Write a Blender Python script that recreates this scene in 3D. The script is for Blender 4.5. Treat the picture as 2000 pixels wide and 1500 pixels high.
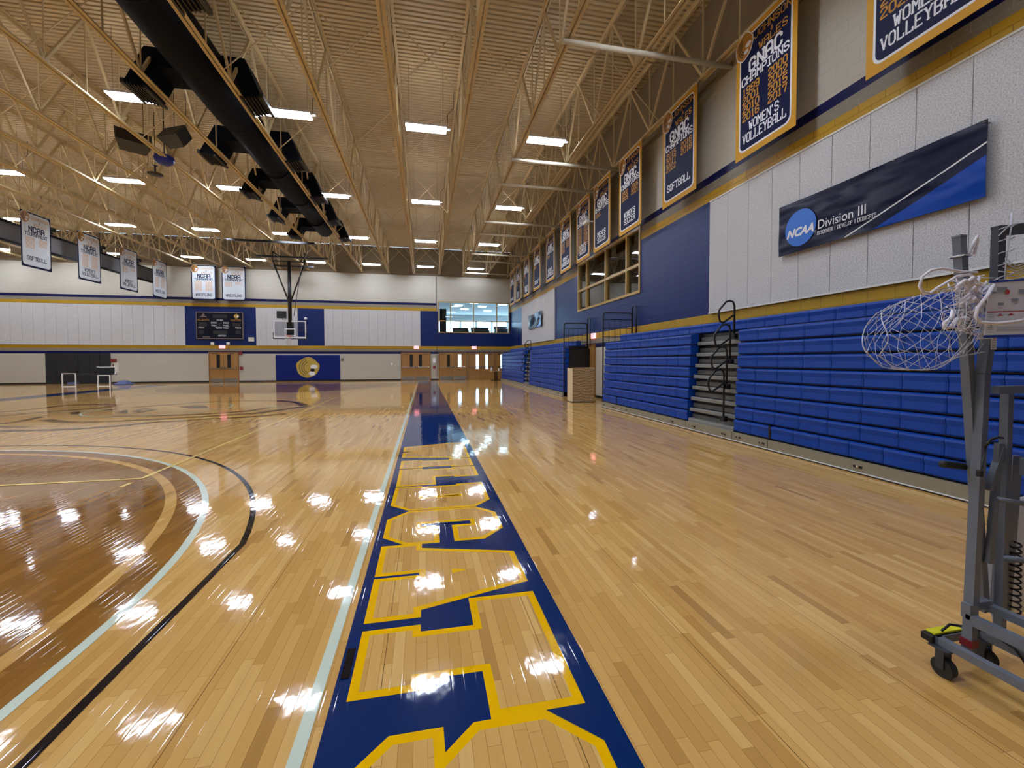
import bpy, bmesh, math, random
from mathutils import Vector, Matrix
random.seed(7)
for o in list(bpy.data.objects): bpy.data.objects.remove(o, do_unlink=True)
SC = bpy.context.scene; COL = SC.collection
# ------------------------------------------------------------------ camera
H = 1.516
cd = bpy.data.cameras.new('camera'); cam = bpy.data.objects.new('camera', cd); COL.objects.link(cam)
cd.sensor_fit = 'HORIZONTAL'; cd.sensor_width = 36.0; cd.lens = 830.93/2000*36.0
cd.shift_x = 0.728/2000; cd.shift_y = -21.746/2000; cd.clip_start = 0.05; cd.clip_end = 300
yaw, pit, rol = .2016, .0291, -.0018
fw = Vector((math.sin(yaw)*math.cos(pit), math.cos(yaw)*math.cos(pit), -math.sin(pit)))
rt = Vector((math.cos(yaw), -math.sin(yaw), 0)); up = rt.cross(fw)
r2 = rt*math.cos(rol)+up*math.sin(rol); u2 = up*math.cos(rol)-rt*math.sin(rol)
M = Matrix((r2, u2, -fw)).transposed().to_4x4(); M.translation = (0, 0, H)
cam.matrix_world = M; SC.camera = cam
# ------------------------------------------------------------------ world, exposure
w = bpy.data.worlds.new('world'); SC.world = w; w.use_nodes = True
bg = w.node_tree.nodes['Background']; bg.inputs[0].default_value = (.50, .74, 1.0, 1); bg.inputs[1].default_value = 6.0
SC.view_settings.view_transform = 'Standard'; SC.view_settings.look = 'None'
SC.view_settings.exposure = 0.88; SC.view_settings.gamma = 1.0
LAMP = 46.0          # strength of the tubes in the ceiling fixtures
# daylight of the glazed lounge behind the far wall window is the world itself

# ------------------------------------------------------------------ materials
MAT = {}
def srgb(h):
    h = h.lstrip('#'); c = [int(h[i:i+2], 16)/255 for i in (0, 2, 4)]
    return tuple(x/12.92 if x <= .04045 else ((x+.055)/1.055)**2.4 for x in c)+(1,)
def newmat(n):
    m = bpy.data.materials.new(n); m.use_nodes = True; MAT[n] = m
    nt = m.node_tree; return m, nt, nt.nodes['Principled BSDF']
def N(nt, t, **kw):
    n = nt.nodes.new(t)
    for k, v in kw.items(): setattr(n, k, v)
    return n
def math_(nt, op, a, b=None, c=None):
    n = N(nt, 'ShaderNodeMath', operation=op)
    for i, x in enumerate((a, b, c)):
        if x is None: continue
        if isinstance(x, (int, float)): n.inputs[i].default_value = x
        else: nt.links.new(x, n.inputs[i])
    return n.outputs[0]
def mixc(nt, f, a, b, mode='MIX'):
    n = N(nt, 'ShaderNodeMix', data_type='RGBA', blend_type=mode)
    for s, x in ((n.inputs[0], f), (n.inputs[6], a), (n.inputs[7], b)):
        if isinstance(x, (int, float, tuple)): s.default_value = x
        else: nt.links.new(x, s)
    return n.outputs[2]
def noise(nt, vec, scale, detail=2, rough=.5):
    n = N(nt, 'ShaderNodeTexNoise'); n.inputs['Scale'].default_value = scale
    n.inputs['Detail'].default_value = detail; n.inputs['Roughness'].default_value = rough
    if vec is not None: nt.links.new(vec, n.inputs['Vector'])
    return n.outputs['Fac']
def geo(nt):
    g = N(nt, 'ShaderNodeNewGeometry'); return g.outputs['Position']
def plain(n, col, rough=.5, metal=0, var=.06, scale=12, spec=.5, bump=0, bscale=60):
    m, nt, b = newmat(n); c = srgb(col) if isinstance(col, str) else col
    tc = N(nt, 'ShaderNodeTexCoord').outputs['Object']
    f = noise(nt, tc, scale, 3)
    dark = tuple(x*(1-var*2) for x in c[:3])+(1,); lite = tuple(min(1, x*(1+var)) for x in c[:3])+(1,)
    nt.links.new(mixc(nt, f, dark, lite), b.inputs['Base Color'])
    b.inputs['Roughness'].default_value = rough; b.inputs['Metallic'].default_value = metal
    b.inputs['Specular IOR Level'].default_value = spec
    if bump:
        bn = N(nt, 'ShaderNodeBump'); bn.inputs['Strength'].default_value = bump; bn.inputs['Distance'].default_value = .01
        nt.links.new(noise(nt, tc, bscale, 3), bn.inputs['Height']); nt.links.new(bn.outputs[0], b.inputs['Normal'])
    return m
def emis(n, col, s):
    m, nt, b = newmat(n); b.inputs['Base Color'].default_value = srgb(col)
    b.inputs['Emission Color'].default_value = srgb(col); b.inputs['Emission Strength'].default_value = s
    return m
# --- lacquered sports floor: strips along Y, shared clear coat
def floor_coat(nt, b, rough):
    P = geo(nt)
    mp = N(nt, 'ShaderNodeMapping'); mp.inputs['Scale'].default_value = (1, .5, 1); nt.links.new(P, mp.inputs['Vector'])
    n1 = noise(nt, mp.outputs[0], 18, 1.5, .5); n2 = noise(nt, mp.outputs[0], 5, 1, .5)
    sx = N(nt, 'ShaderNodeSeparateXYZ'); nt.links.new(P, sx.inputs[0])
    fx = math_(nt, 'FRACT', math_(nt, 'DIVIDE', sx.outputs[0], .057))
    gap = math_(nt, 'POWER', math_(nt, 'ABSOLUTE', math_(nt, 'MULTIPLY_ADD', fx, 2, -1)), 14)
    h = math_(nt, 'ADD', math_(nt, 'MULTIPLY', n1, .55), math_(nt, 'MULTIPLY', n2, 1.1))
    h = math_(nt, 'SUBTRACT', h, math_(nt, 'MULTIPLY', gap, .10))
    bn = N(nt, 'ShaderNodeBump'); bn.inputs['Strength'].default_value = .14; bn.inputs['Distance'].default_value = .008
    nt.links.new(h, bn.inputs['Height']); nt.links.new(bn.outputs[0], b.inputs['Coat Normal'])
    b.inputs['Coat Weight'].default_value = 1; b.inputs['Coat Roughness'].default_value = .05; b.inputs['Coat IOR'].default_value = 1.42
    b.inputs['Roughness'].default_value = rough; b.inputs['Specular IOR Level'].default_value = 0
def wood_floor(n, tones, gapc):
    m, nt, b = newmat(n); P = geo(nt)
    sx = N(nt, 'ShaderNodeSeparateXYZ'); nt.links.new(P, sx.inputs[0]); X, Y = sx.outputs[0], sx.outputs[1]
    q = math_(nt, 'DIVIDE', X, .057); ix = math_(nt, 'FLOOR', q); fx = math_(nt, 'FRACT', q)
    w1 = N(nt, 'ShaderNodeTexWhiteNoise', noise_dimensions='1D'); nt.links.new(ix, w1.inputs['W'])
    yy = math_(nt, 'ADD', math_(nt, 'DIVIDE', Y, .55), math_(nt, 'MULTIPLY', w1.outputs['Value'], 17.3))
    iy = math_(nt, 'FLOOR', yy); fy = math_(nt, 'FRACT', yy)
    cx = N(nt, 'ShaderNodeCombineXYZ'); nt.links.new(ix, cx.inputs[0]); nt.links.new(iy, cx.inputs[1])
    w2 = N(nt, 'ShaderNodeTexWhiteNoise', noise_dimensions='3D'); nt.links.new(cx.outputs[0], w2.inputs['Vector'])
    cr = N(nt, 'ShaderNodeValToRGB'); nt.links.new(w2.outputs['Value'], cr.inputs[0])
    el = cr.color_ramp.elements; el[0].color = srgb(tones[0]); el[0].position = 0; el[1].color = srgb(tones[-1]); el[1].position = 1
    for p_, t_ in zip((.05, .3, .75), tones[1:4]):
        e = el.new(p_); e.color = srgb(t_)
    # grain, stretched along the strip and shifted per board
    mp = N(nt, 'ShaderNodeMapping'); mp.inputs['Scale'].default_value = (34, 3.2, 1)
    off = N(nt, 'ShaderNodeVectorMath', operation='ADD'); nt.links.new(P, off.inputs[0]); nt.links.new(w2.outputs['Color'], off.inputs[1])
    nt.links.new(off.outputs[0], mp.inputs['Vector'])
    g = noise(nt, mp.outputs[0], 1.0, 5, .6)
    c = mixc(nt, math_(nt, 'MULTIPLY', math_(nt, 'SUBTRACT', g, .42), .9), cr.outputs[0], srgb(tones[1]))
    c = mixc(nt, math_(nt, 'MULTIPLY', noise(nt, P, .6, 2), .22), c, srgb(tones[4]), 'MIX')
    # strip seams: fine everywhere, a heavier one every 17 strips
    e1 = math_(nt, 'LESS_THAN', fx, .04)
    e2 = math_(nt, 'LESS_THAN', fy, .0035)
    big = math_(nt, 'LESS_THAN', math_(nt, 'FRACT', math_(nt, 'DIVIDE', math_(nt, 'ADD', X, .21), .057*14)), .0045)
    c = mixc(nt, math_(nt, 'MULTIPLY', math_(nt, 'MAXIMUM', e1, e2), .62), c, srgb(gapc))
    c = mixc(nt, math_(nt, 'MULTIPLY', big, .85), c, srgb('#4a3418'))
    nt.links.new(c, b.inputs['Base Color']); floor_coat(nt, b, .38)
    return m
def paint_floor(n, col):
    m, nt, b = newmat(n); P = geo(nt)
    c = srgb(col); c2 = tuple(x*.86 for x in c[:3])+(1,)
    nt.links.new(mixc(nt, noise(nt, P, 3, 3), c2, c), b.inputs['Base Color']); floor_coat(nt, b, .4)
    return m
wood_floor('floor_wood', ['#a67a40', '#bd8e4a', '#c89a55', '#d0a35d', '#d9b06c'], '#7a5420')
wood_floor('floor_wood_stained', ['#704818', '#7d511c', '#865920', '#8e6026', '#986a2c'], '#5c3c16')
paint_floor('paint_blue', '#00275f'); paint_floor('paint_gold', '#f0b800'); paint_floor('paint_white', '#d0dcc8')
paint_floor('paint_navy', '#14173a'); paint_floor('paint_yellow', '#f3d67e'); paint_floor('paint_brown', '#57370f')
paint_floor('paint_black', '#0c0d18')
# --- painted block walls; axis picks the horizontal coordinate
def block(n, col, axis, mortar=None, bump=.8, mk=.6, var=.03, rough=.6, spec=.3):
    m, nt, b = newmat(n); P = geo(nt)
    sx = N(nt, 'ShaderNodeSeparateXYZ'); nt.links.new(P, sx.inputs[0]); cb = N(nt, 'ShaderNodeCombineXYZ')
    nt.links.new(sx.outputs[axis], cb.inputs[0]); nt.links.new(sx.outputs[2], cb.inputs[1])
    br = N(nt, 'ShaderNodeTexBrick'); nt.links.new(cb.outputs[0], br.inputs['Vector'])
    br.inputs['Scale'].default_value = 1; br.inputs['Brick Width'].default_value = .406; br.inputs['Row Height'].default_value = .203
    br.inputs['Mortar Size'].default_value = .005; br.inputs['Mortar Smooth'].default_value = .4
    c = srgb(col); lo = tuple(x*(1-var) for x in c[:3])+(1,)
    br.inputs['Color1'].default_value = c; br.inputs['Color2'].default_value = lo
    br.inputs['Mortar'].default_value = srgb(mortar) if mortar else tuple(x*mk for x in c[:3])+(1,)
    col_ = br.outputs['Color']
    if mortar: col_ = mixc(nt, math_(nt, 'MULTIPLY', noise(nt, P, 90, 3), .5), col_, srgb('#55504a'))
    nt.links.new(col_, b.inputs['Base Color']); b.inputs['Roughness'].default_value = rough; b.inputs['Specular IOR Level'].default_value = spec
    bn = N(nt, 'ShaderNodeBump'); bn.inputs['Strength'].default_value = bump; bn.inputs['Distance'].default_value = .006
    h = math_(nt, 'SUBTRACT', math_(nt, 'MULTIPLY', noise(nt, P, 120, 2), .25), br.outputs['Fac'])
    nt.links.new(h, bn.inputs['Height']); nt.links.new(bn.outputs[0], b.inputs['Normal'])
    return m
for ax, s in ((0, 'x'), (1, 'y')):
    block('block_cream_'+s, '#b4afa0', ax, var=.02, mk=.87, bump=.5); block('block_navy_'+s, '#0a0e45', ax, rough=.45, spec=.2)
    block('block_gold_'+s, '#b08a20', ax, rough=.45, spec=.25); block('block_blue_'+s, '#05205e', ax, rough=.36, spec=.25)
    block('block_raw_'+s, '#8d8676', ax, mortar='#a9a597'); block('block_tan_'+s, '#7f6f54' if s == 'x' else '#94836a', ax, mortar='#4d412c' if s == 'x' else '#84745c', bump=.5, spec=.1)  # tan is the roof paint with shade put in, darkest on x walls
# mineral fibre acoustic board
def fibre(n, col, spk, scale=55):
    m, nt, b = newmat(n); P = geo(nt)
    f = noise(nt, P, scale, 4, .7)
    cr = N(nt, 'ShaderNodeValToRGB'); nt.links.new(f, cr.inputs[0])
    cr.color_ramp.elements[0].position = .32; cr.color_ramp.elements[0].color = srgb(spk)
    cr.color_ramp.elements[1].position = .58; cr.color_ramp.elements[1].color = srgb(col)
    nt.links.new(cr.outputs[0], b.inputs['Base Color']); b.inputs['Roughness'].default_value = .9; b.inputs['Specular IOR Level'].default_value = .1
    bn = N(nt, 'ShaderNodeBump'); bn.inputs['Strength'].default_value = .5; bn.inputs['Distance'].default_value = .01
    nt.links.new(f, bn.inputs['Height']); nt.links.new(bn.outputs[0], b.inputs['Normal'])
fibre('acoustic', '#cfcfcf', '#9d9d9e')
def woodmat(n, c1, c2, axis_scale=(18, 18, 1.6), rough=.35, rings=False):
    m, nt, b = newmat(n); tc = N(nt, 'ShaderNodeTexCoord').outputs['Object']
    mp = N(nt, 'ShaderNodeMapping'); mp.inputs['Scale'].default_value = axis_scale; nt.links.new(tc, mp.inputs['Vector'])
    if rings:
        wv = N(nt, 'ShaderNodeTexWave', wave_type='BANDS', bands_direction='Z'); nt.links.new(mp.outputs[0], wv.inputs['Vector'])
        wv.inputs['Scale'].default_value = 2.2; wv.inputs['Distortion'].default_value = 9; wv.inputs['Detail'].default_value = 1.5; wv.inputs['Detail Scale'].default_value = .9
        f = wv.outputs['Fac']
    else: f = noise(nt, mp.outputs[0], 1, 5, .6)
    nt.links.new(mixc(nt, f, srgb(c1), srgb(c2)), b.inputs['Base Color']); b.inputs['Roughness'].default_value = rough
woodmat('door_wood', '#8c6230', '#aa7f45'); woodmat('plywood', '#8a6f4c', '#b89b72', (1.6, 1.6, 1.5), .6, True)
plain('plywood_edge', '#d8c39a', .6)
plain('deck', '#b9a780', .55, 0, .05, 3); plain('joist_paint', '#c9b589', .5, 0, .05, 5); plain('brace_paint', '#c9c3ae', .45)
plain('duct_black', '#060914', .65, 0, .1, 5, .1, .15, 14); plain('black_steel', '#101114', .35); plain('black_plastic', '#0c0d0f', .5)
plain('door_frame', '#8a5f28', .4); plain('steel_plate', '#a8aaa8', .25, .9); plain('chrome', '#c8cacc', .18, 1)
plain('window_gold', '#a98a44', .35); plain('dark_corridor_pane', '#22252a', .08)  # opaque near-black panes stand in for the unlit corridor behind the doors
plain('seat_blue', '#033c98', .4, 0, .05, 2, .3, .12, 160); plain('seat_blue_gap', '#04123a', .5)
plain('bleacher_skirt', '#8c8570', .4); plain('bleacher_step', '#8f9290', .3, .4); plain('bleacher_riser', '#5f5f5b', .45, .3)
plain('white_trim', '#d9d8d2', .5); plain('white_plastic', '#dedfdf', .4); plain('housing_white', '#d8d8d5', .4)
plain('cart_steel', '#6e7580', .38, .15, .1, 9); plain('cart_dark', '#3c3f45', .5, .2); plain('rubber', '#23261f', .7)
plain('hazard_yellow', '#e8e018', .4); plain('orange', '#d8542a', .4); plain('cord_white', '#ebe6ec', .6); plain('net_white', '#c9ccd8', .5)
plain('padding_black', '#17191d', .8); plain('grey_mesh', '#a5abb3', .7, 0, .1, 40); plain('dark_frame', '#15181f', .45)
plain('banner_gold', '#c49230', .6, 0, .04, 6, .12); plain('banner_navy', '#0d1438', .6, 0, .04, 6, .12); plain('banner_white', '#dfe2e6', .6, 0, .04, 6, .12); plain('banner_bronze', '#b98638', .6, 0, .04, 6, .12)
plain('banner_field_white', '#ccd3d8', .6, 0, .04, 6, .12); plain('banner_tan', '#cfa67c', .6, 0, .04, 6, .12); plain('emblem_gold', '#a9762c', .5); plain('emblem_dark', '#3a2a18', .5)
plain('mural_blue', '#051c68', .45, 0, .04, 6, .2); plain('mural_gold', '#b59a3e', .4); plain('score_black', '#080b1c', .4, 0, .04, 6, .15); plain('score_trim', '#6d5f58', .4)
plain('pad_black', '#17181b', .75, 0, .2, 30); plain('red_paint', '#7a1c22', .4); plain('rim_orange', '#c8644a', .4); plain('base_black', '#0c0c0e', .5)
plain('sheet_white', '#e4e7ee', .35); plain('ink_red', '#b83a3a', .5); plain('ink_grey', '#8f98a6', .5); plain('frame_blue', '#1b3aa0', .4)
plain('spk_grey', '#3c3f42', .5); plain('lift_blue', '#0b1e86', .4); plain('bright_blue', '#0a56b8', .4); plain('vinyl_disc', '#1568c8', .35)
plain('room_grey', '#4b4f4c', .7); plain('room_light', '#b8bcba', .7); plain('bag_violet', '#54608c', .6); plain('cream_paper', '#cdc9bf', .6)
plain('wood_table', '#a5957a', .4); plain('lattice_grey', '#8e8b80', .5)
# folded vinyl
def vinyl(n, col):
    m, nt, b = newmat(n); b.inputs['Base Color'].default_value = srgb(col); b.inputs['Roughness'].default_value = .3; b.inputs['Specular IOR Level'].default_value = .2
    P = geo(nt); mp = N(nt, 'ShaderNodeMapping'); mp.inputs['Scale'].default_value = (1, 1.1, 3.2); mp.inputs['Rotation'].default_value = (.5, 0, 0); nt.links.new(P, mp.inputs['Vector'])
    bn = N(nt, 'ShaderNodeBump'); bn.inputs['Strength'].default_value = .5; bn.inputs['Distance'].default_value = .12
    nt.links.new(noise(nt, mp.outputs[0], 1.3, 1), bn.inputs['Height']); nt.links.new(bn.outputs[0], b.inputs['Normal'])
vinyl('vinyl_navy', '#0d1230'); vinyl('vinyl_blue', '#043f9c')
def glass(n, tint, refl, ior=1.45):
    m, nt, b = newmat(n); out = [x for x in nt.nodes if x.type == 'OUTPUT_MATERIAL'][0]; nt.nodes.remove(b)
    tr = N(nt, 'ShaderNodeBsdfTransparent'); tr.inputs[0].default_value = srgb(tint)
    gl = N(nt, 'ShaderNodeBsdfGlossy'); gl.inputs['Roughness'].default_value = .02
    fr = N(nt, 'ShaderNodeFresnel'); fr.inputs[0].default_value = ior
    mx = N(nt, 'ShaderNodeMixShader'); nt.links.new(math_(nt, 'MULTIPLY', fr.outputs[0], refl), mx.inputs[0])
    nt.links.new(tr.outputs[0], mx.inputs[1]); nt.links.new(gl.outputs[0], mx.inputs[2]); nt.links.new(mx.outputs[0], out.inputs[0])
glass('glass', '#eef4f4', 1.0); glass('glass_board', '#e6eaee', 1.3); glass('glass_tint', '#9aa4a4', 2.2)
emis('lamp_tube', '#e4edff', LAMP); emis('lamp_up', '#f2f2ff', LAMP*.45); emis('exit_lit', '#ff9aa0', 1.4); plain('exit_red', '#c01828', .5)
emis('lounge_lamp', '#dff2ff', 9.0); emis('room_lamp', '#f4f4ff', 7.0)

# ------------------------------------------------------------------ mesh helpers
class MB:
    def __init__(s): s.v = []; s.f = []; s.m = []; s.mats = []; s.sm = []
    def mi(s, m):
        if m not in s.mats: s.mats.append(m)
        return s.mats.index(m)
    def add(s, vs, fs, m, smooth=False):
        o = len(s.v); s.v += [tuple(v) for v in vs]; k = s.mi(m)
        for f in fs: s.f.append([i+o for i in f]); s.m.append(k); s.sm.append(smooth)
        return s
    def box(s, x0, x1, y0, y1, z0, z1, m):
        if x0 > x1: x0, x1 = x1, x0
        if y0 > y1: y0, y1 = y1, y0
        if z0 > z1: z0, z1 = z1, z0
        v = [(x, y, z) for z in (z0, z1) for y in (y0, y1) for x in (x0, x1)]
        return s.add(v, [(0, 2, 3, 1), (4, 5, 7, 6), (0, 1, 5, 4), (2, 6, 7, 3), (0, 4, 6, 2), (1, 3, 7, 5)], m)
    def cbox(s, x0, x1, y0, y1, z0, z1, m, c=.01):   # chamfered box
        if x0 > x1: x0, x1 = x1, x0
        if y0 > y1: y0, y1 = y1, y0
        bm = bmesh.new(); bmesh.ops.create_cube(bm, size=1)
        for v in bm.verts: v.co = Vector(((x0+x1)/2+v.co.x*(x1-x0), (y0+y1)/2+v.co.y*(y1-y0), (z0+z1)/2+v.co.z*(z1-z0)))
        bmesh.ops.bevel(bm, geom=bm.edges[:], offset=c, segments=2, affect='EDGES', profile=.5)
        bm.verts.index_update(); s.add([v.co[:] for v in bm.verts], [[v.index for v in f.verts] for f in bm.faces], m); bm.free(); return s
    def bar(s, p, q, w, h, m, upv=(0, 0, 1)):       # rectangular bar between two points
        p, q = Vector(p), Vector(q); d = (q-p).normalized(); u = Vector(upv)
        if abs(d.dot(u)) > .98: u = Vector((1, 0, 0))
        a = d.cross(u).normalized(); b = a.cross(d).normalized()
        vs = [e+a*sx*w/2+b*sy*h/2 for e in (p, q) for sx, sy in ((-1, -1), (1, -1), (1, 1), (-1, 1))]
        return s.add(vs, [(0, 3, 2, 1), (4, 5, 6, 7), (0, 1, 5, 4), (1, 2, 6, 5), (2, 3, 7, 6), (3, 0, 4, 7)], m)
    def tube(s, pts, r, m, n=8, closed=False, smooth=True):
        pts = [Vector(p) for p in pts]; L = len(pts); vs = []; prev = None
        for i, p in enumerate(pts):
            if closed: d = (pts[(i+1) % L]-pts[i-1]).normalized()
            elif i == 0: d = (pts[1]-p).normalized()
            elif i == L-1: d = (p-pts[-2]).normalized()
            else: d = ((pts[i+1]-p).normalized()+(p-pts[i-1]).normalized()).normalized()
            if prev is None:
                u = Vector((0, 0, 1)) if abs(d.z) < .9 else Vector((1, 0, 0)); a = d.cross(u).normalized()
            else: a = (prev-d*prev.dot(d)).normalized()
            prev = a; b = d.cross(a); rr = r[i] if isinstance(r, (list, tuple)) else r
            vs += [p+(a*math.cos(t)+b*math.sin(t))*rr for t in [2*math.pi*k/n for k in range(n)]]
        fs = []
        for i in range(L if closed else L-1):
            j = (i+1) % L
            for k in range(n): fs.append((i*n+k, i*n+(k+1) % n, j*n+(k+1) % n, j*n+k))
        if not closed: fs += [tuple(range(n))[::-1], tuple(range((L-1)*n, L*n))]
        return s.add(vs, fs, m, smooth)
    def lathe(s, c, prof, m, n=16, smooth=True):
        vs = []; fs = []
        for r, z in prof:
            vs += [(c[0]+r*math.cos(2*math.pi*k/n), c[1]+r*math.sin(2*math.pi*k/n), c[2]+z) for k in range(n)]
        for i in range(len(prof)-1):
            for k in range(n): fs.append((i*n+k, i*n+(k+1) % n, (i+1)*n+(k+1) % n, (i+1)*n+k))
        fs += [tuple(range(n))[::-1], tuple(range((len(prof)-1)*n, len(prof)*n))]
        return s.add(vs, fs, m, smooth)
    def poly(s, pts, m): return s.add(pts, [tuple(range(len(pts)))], m)
    def build(s, name, parent=None, loc=None):
        me = bpy.data.meshes.new(name); base = Vector((0, 0, 0))
        if parent is not None:
            p = parent
            while p is not None: base += p.location; p = p.parent
        if loc is not None: base = Vector(loc) if parent is None else base
        me.from_pydata([tuple(Vector(v)-base) for v in s.v], [], s.f)
        for n in s.mats: me.materials.append(MAT[n])
        for p, k, q in zip(me.polygons, s.m, s.sm): p.material_index = k; p.use_smooth = q
        me.validate(); me.update()
        o = bpy.data.objects.new(name, me); COL.objects.link(o)
        if parent is not None: o.parent = parent
        elif loc is not None: o.location = loc
        return o
def thing(name, label, cat, loc=(0, 0, 0), group=None):
    o = bpy.data.objects.new(name, None); COL.objects.link(o); o.location = loc; o.empty_display_size = .2
    return tag(o, label, cat, group)
def tag(o, label, cat, group=None):
    o['label'] = label; o['category'] = cat
    if group: o['group'] = group
    return o
def struct(o): o['kind'] = 'structure'; return o
def copy_tree(o, parent=None):
    c = o.copy(); COL.objects.link(c); c.parent = parent
    for ch in o.children: copy_tree(ch, c)
    return c
ORD = ['first', 'second', 'third', 'fourth', 'fifth', 'sixth', 'seventh', 'eighth', 'ninth', 'tenth', 'eleventh', 'twelfth', 'thirteenth', 'fourteenth', 'fifteenth', 'sixteenth', 'seventeenth', 'eighteenth', 'nineteenth', 'twentieth', 'twenty-first', 'twenty-second']

# ------------------------------------------------------------------ block lettering (octagonal college strokes on a 4 x 6 grid)
c_ = 1
GL = {
'A': [[(0, 0), (0, 5), (1, 6), (3, 6), (4, 5), (4, 0)], [(0, 2.6), (4, 2.6)]],
'B': [[(0, 0), (0, 6), (3, 6), (4, 5), (4, 4), (3, 3), (4, 2), (4, 1), (3, 0), (0, 0)], [(0, 3), (3, 3)]],
'C': [[(4, 4.4), (4, 5), (3, 6), (1, 6), (0, 5), (0, 1), (1, 0), (3, 0), (4, 1), (4, 1.6)]],
'D': [[(0, 0), (0, 6), (3, 6), (4, 5), (4, 1), (3, 0), (0, 0)]],
'E': [[(4, 6), (0, 6), (0, 0), (4, 0)], [(0, 3), (3, 3)]],
'F': [[(4, 6), (0, 6), (0, 0)], [(0, 3), (3, 3)]],
'G': [[(4, 4.4), (4, 5), (3, 6), (1, 6), (0, 5), (0, 1), (1, 0), (3, 0), (4, 1), (4, 2.8), (2.2, 2.8)]],
'H': [[(0, 0), (0, 6)], [(4, 0), (4, 6)], [(0, 3), (4, 3)]],
'I': [[(2, 0), (2, 6)], [(1, 6), (3, 6)], [(1, 0), (3, 0)]],
'J': [[(4, 6), (4, 1), (3, 0), (1, 0), (0, 1), (0, 2)]],
'K': [[(0, 0), (0, 6)], [(4, 6), (0.4, 3), (4, 0)]],
'L': [[(0, 6), (0, 0), (4, 0), (4, 1.4)]],
'M': [[(0, 0), (0, 6), (2, 3), (4, 6), (4, 0)]],
'N': [[(0, 0), (0, 6), (4, 0), (4, 6)]],
'O': [[(1, 0), (0, 1), (0, 5), (1, 6), (3, 6), (4, 5), (4, 1), (3, 0), (1, 0)]],
'P': [[(0, 0), (0, 6), (3, 6), (4, 5), (4, 4), (3, 3), (0, 3)]],
'R': [[(0, 0), (0, 6), (3, 6), (4, 5), (4, 4), (3, 3), (0, 3)], [(2.4, 3), (4, 0)]],
'S': [[(4, 4.6), (4, 5), (3, 6), (1, 6), (0, 5), (0, 4), (1, 3.2), (3, 2.8), (4, 2), (4, 1), (3, 0), (1, 0), (0, 1), (0, 1.4)]],
'T': [[(2, 0), (2, 6)], [(0, 5), (0, 6), (4, 6), (4, 5)], [(1.2, 0), (2.8, 0)]],
'U': [[(0, 6), (0, 1), (1, 0), (3, 0), (4, 1), (4, 6)]],
'V': [[(0, 6), (2, 0), (4, 6)]],
'W': [[(0, 6), (1, 0), (2, 4), (3, 0), (4, 6)]],
'X': [[(0, 0), (4, 6)], [(0, 6), (4, 0)]],
'Y': [[(0, 6), (2, 3), (4, 6)], [(2, 3), (2, 0)]],
'&': [[(4, 0), (1, 4), (1, 5.4), (2, 6), (3, 5.4), (3, 4.4), (0, 2), (0, 1), (1, 0), (2.4, 0), (4, 2.2)]],
"'": [[(1.6, 6), (1.6, 4.6)]], '|': [[(2, -.5), (2, 6.5)]], ' ': [],
'0': [[(1, 0), (0, 1), (0, 5), (1, 6), (3, 6), (4, 5), (4, 1), (3, 0), (1, 0)]],
'1': [[(1, 5), (2, 6), (2, 0)], [(1, 0), (3, 0)]],
'2': [[(0, 4.6), (0, 5), (1, 6), (3, 6), (4, 5), (4, 4), (0, 1), (0, 0), (4, 0)]],
'3': [[(0, 5), (1, 6), (3, 6), (4, 5), (4, 4), (3, 3), (4, 2), (4, 1), (3, 0), (1, 0), (0, 1)], [(1.4, 3), (3, 3)]],
'4': [[(3, 0), (3, 6), (0, 2), (4, 2)]],
'5': [[(4, 6), (0, 6), (0, 3.4), (3, 3.4), (4, 2.4), (4, 1), (3, 0), (1, 0), (0, 1)]],
'6': [[(4, 5), (3, 6), (1, 6), (0, 5), (0, 1), (1, 0), (3, 0), (4, 1), (4, 2.4), (3, 3.3), (0, 3.3)]],
'7': [[(0, 5), (0, 6), (4, 6), (2, 0)]],
'8': [[(1, 3), (0, 4), (0, 5), (1, 6), (3, 6), (4, 5), (4, 4), (3, 3), (4, 2), (4, 1), (3, 0), (1, 0), (0, 1), (0, 2), (1, 3), (3, 3)]],
'9': [[(0, 1), (1, 0), (3, 0), (4, 1), (4, 5), (3, 6), (1, 6), (0, 5), (0, 3.6), (1, 2.8), (4, 2.8)]],
}
NARROW = {"'": .45, 'I': .7, ' ': .6, '|': .5, '1': .8}
SERIF = set('AHIKMNPRFVWYU')
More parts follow.
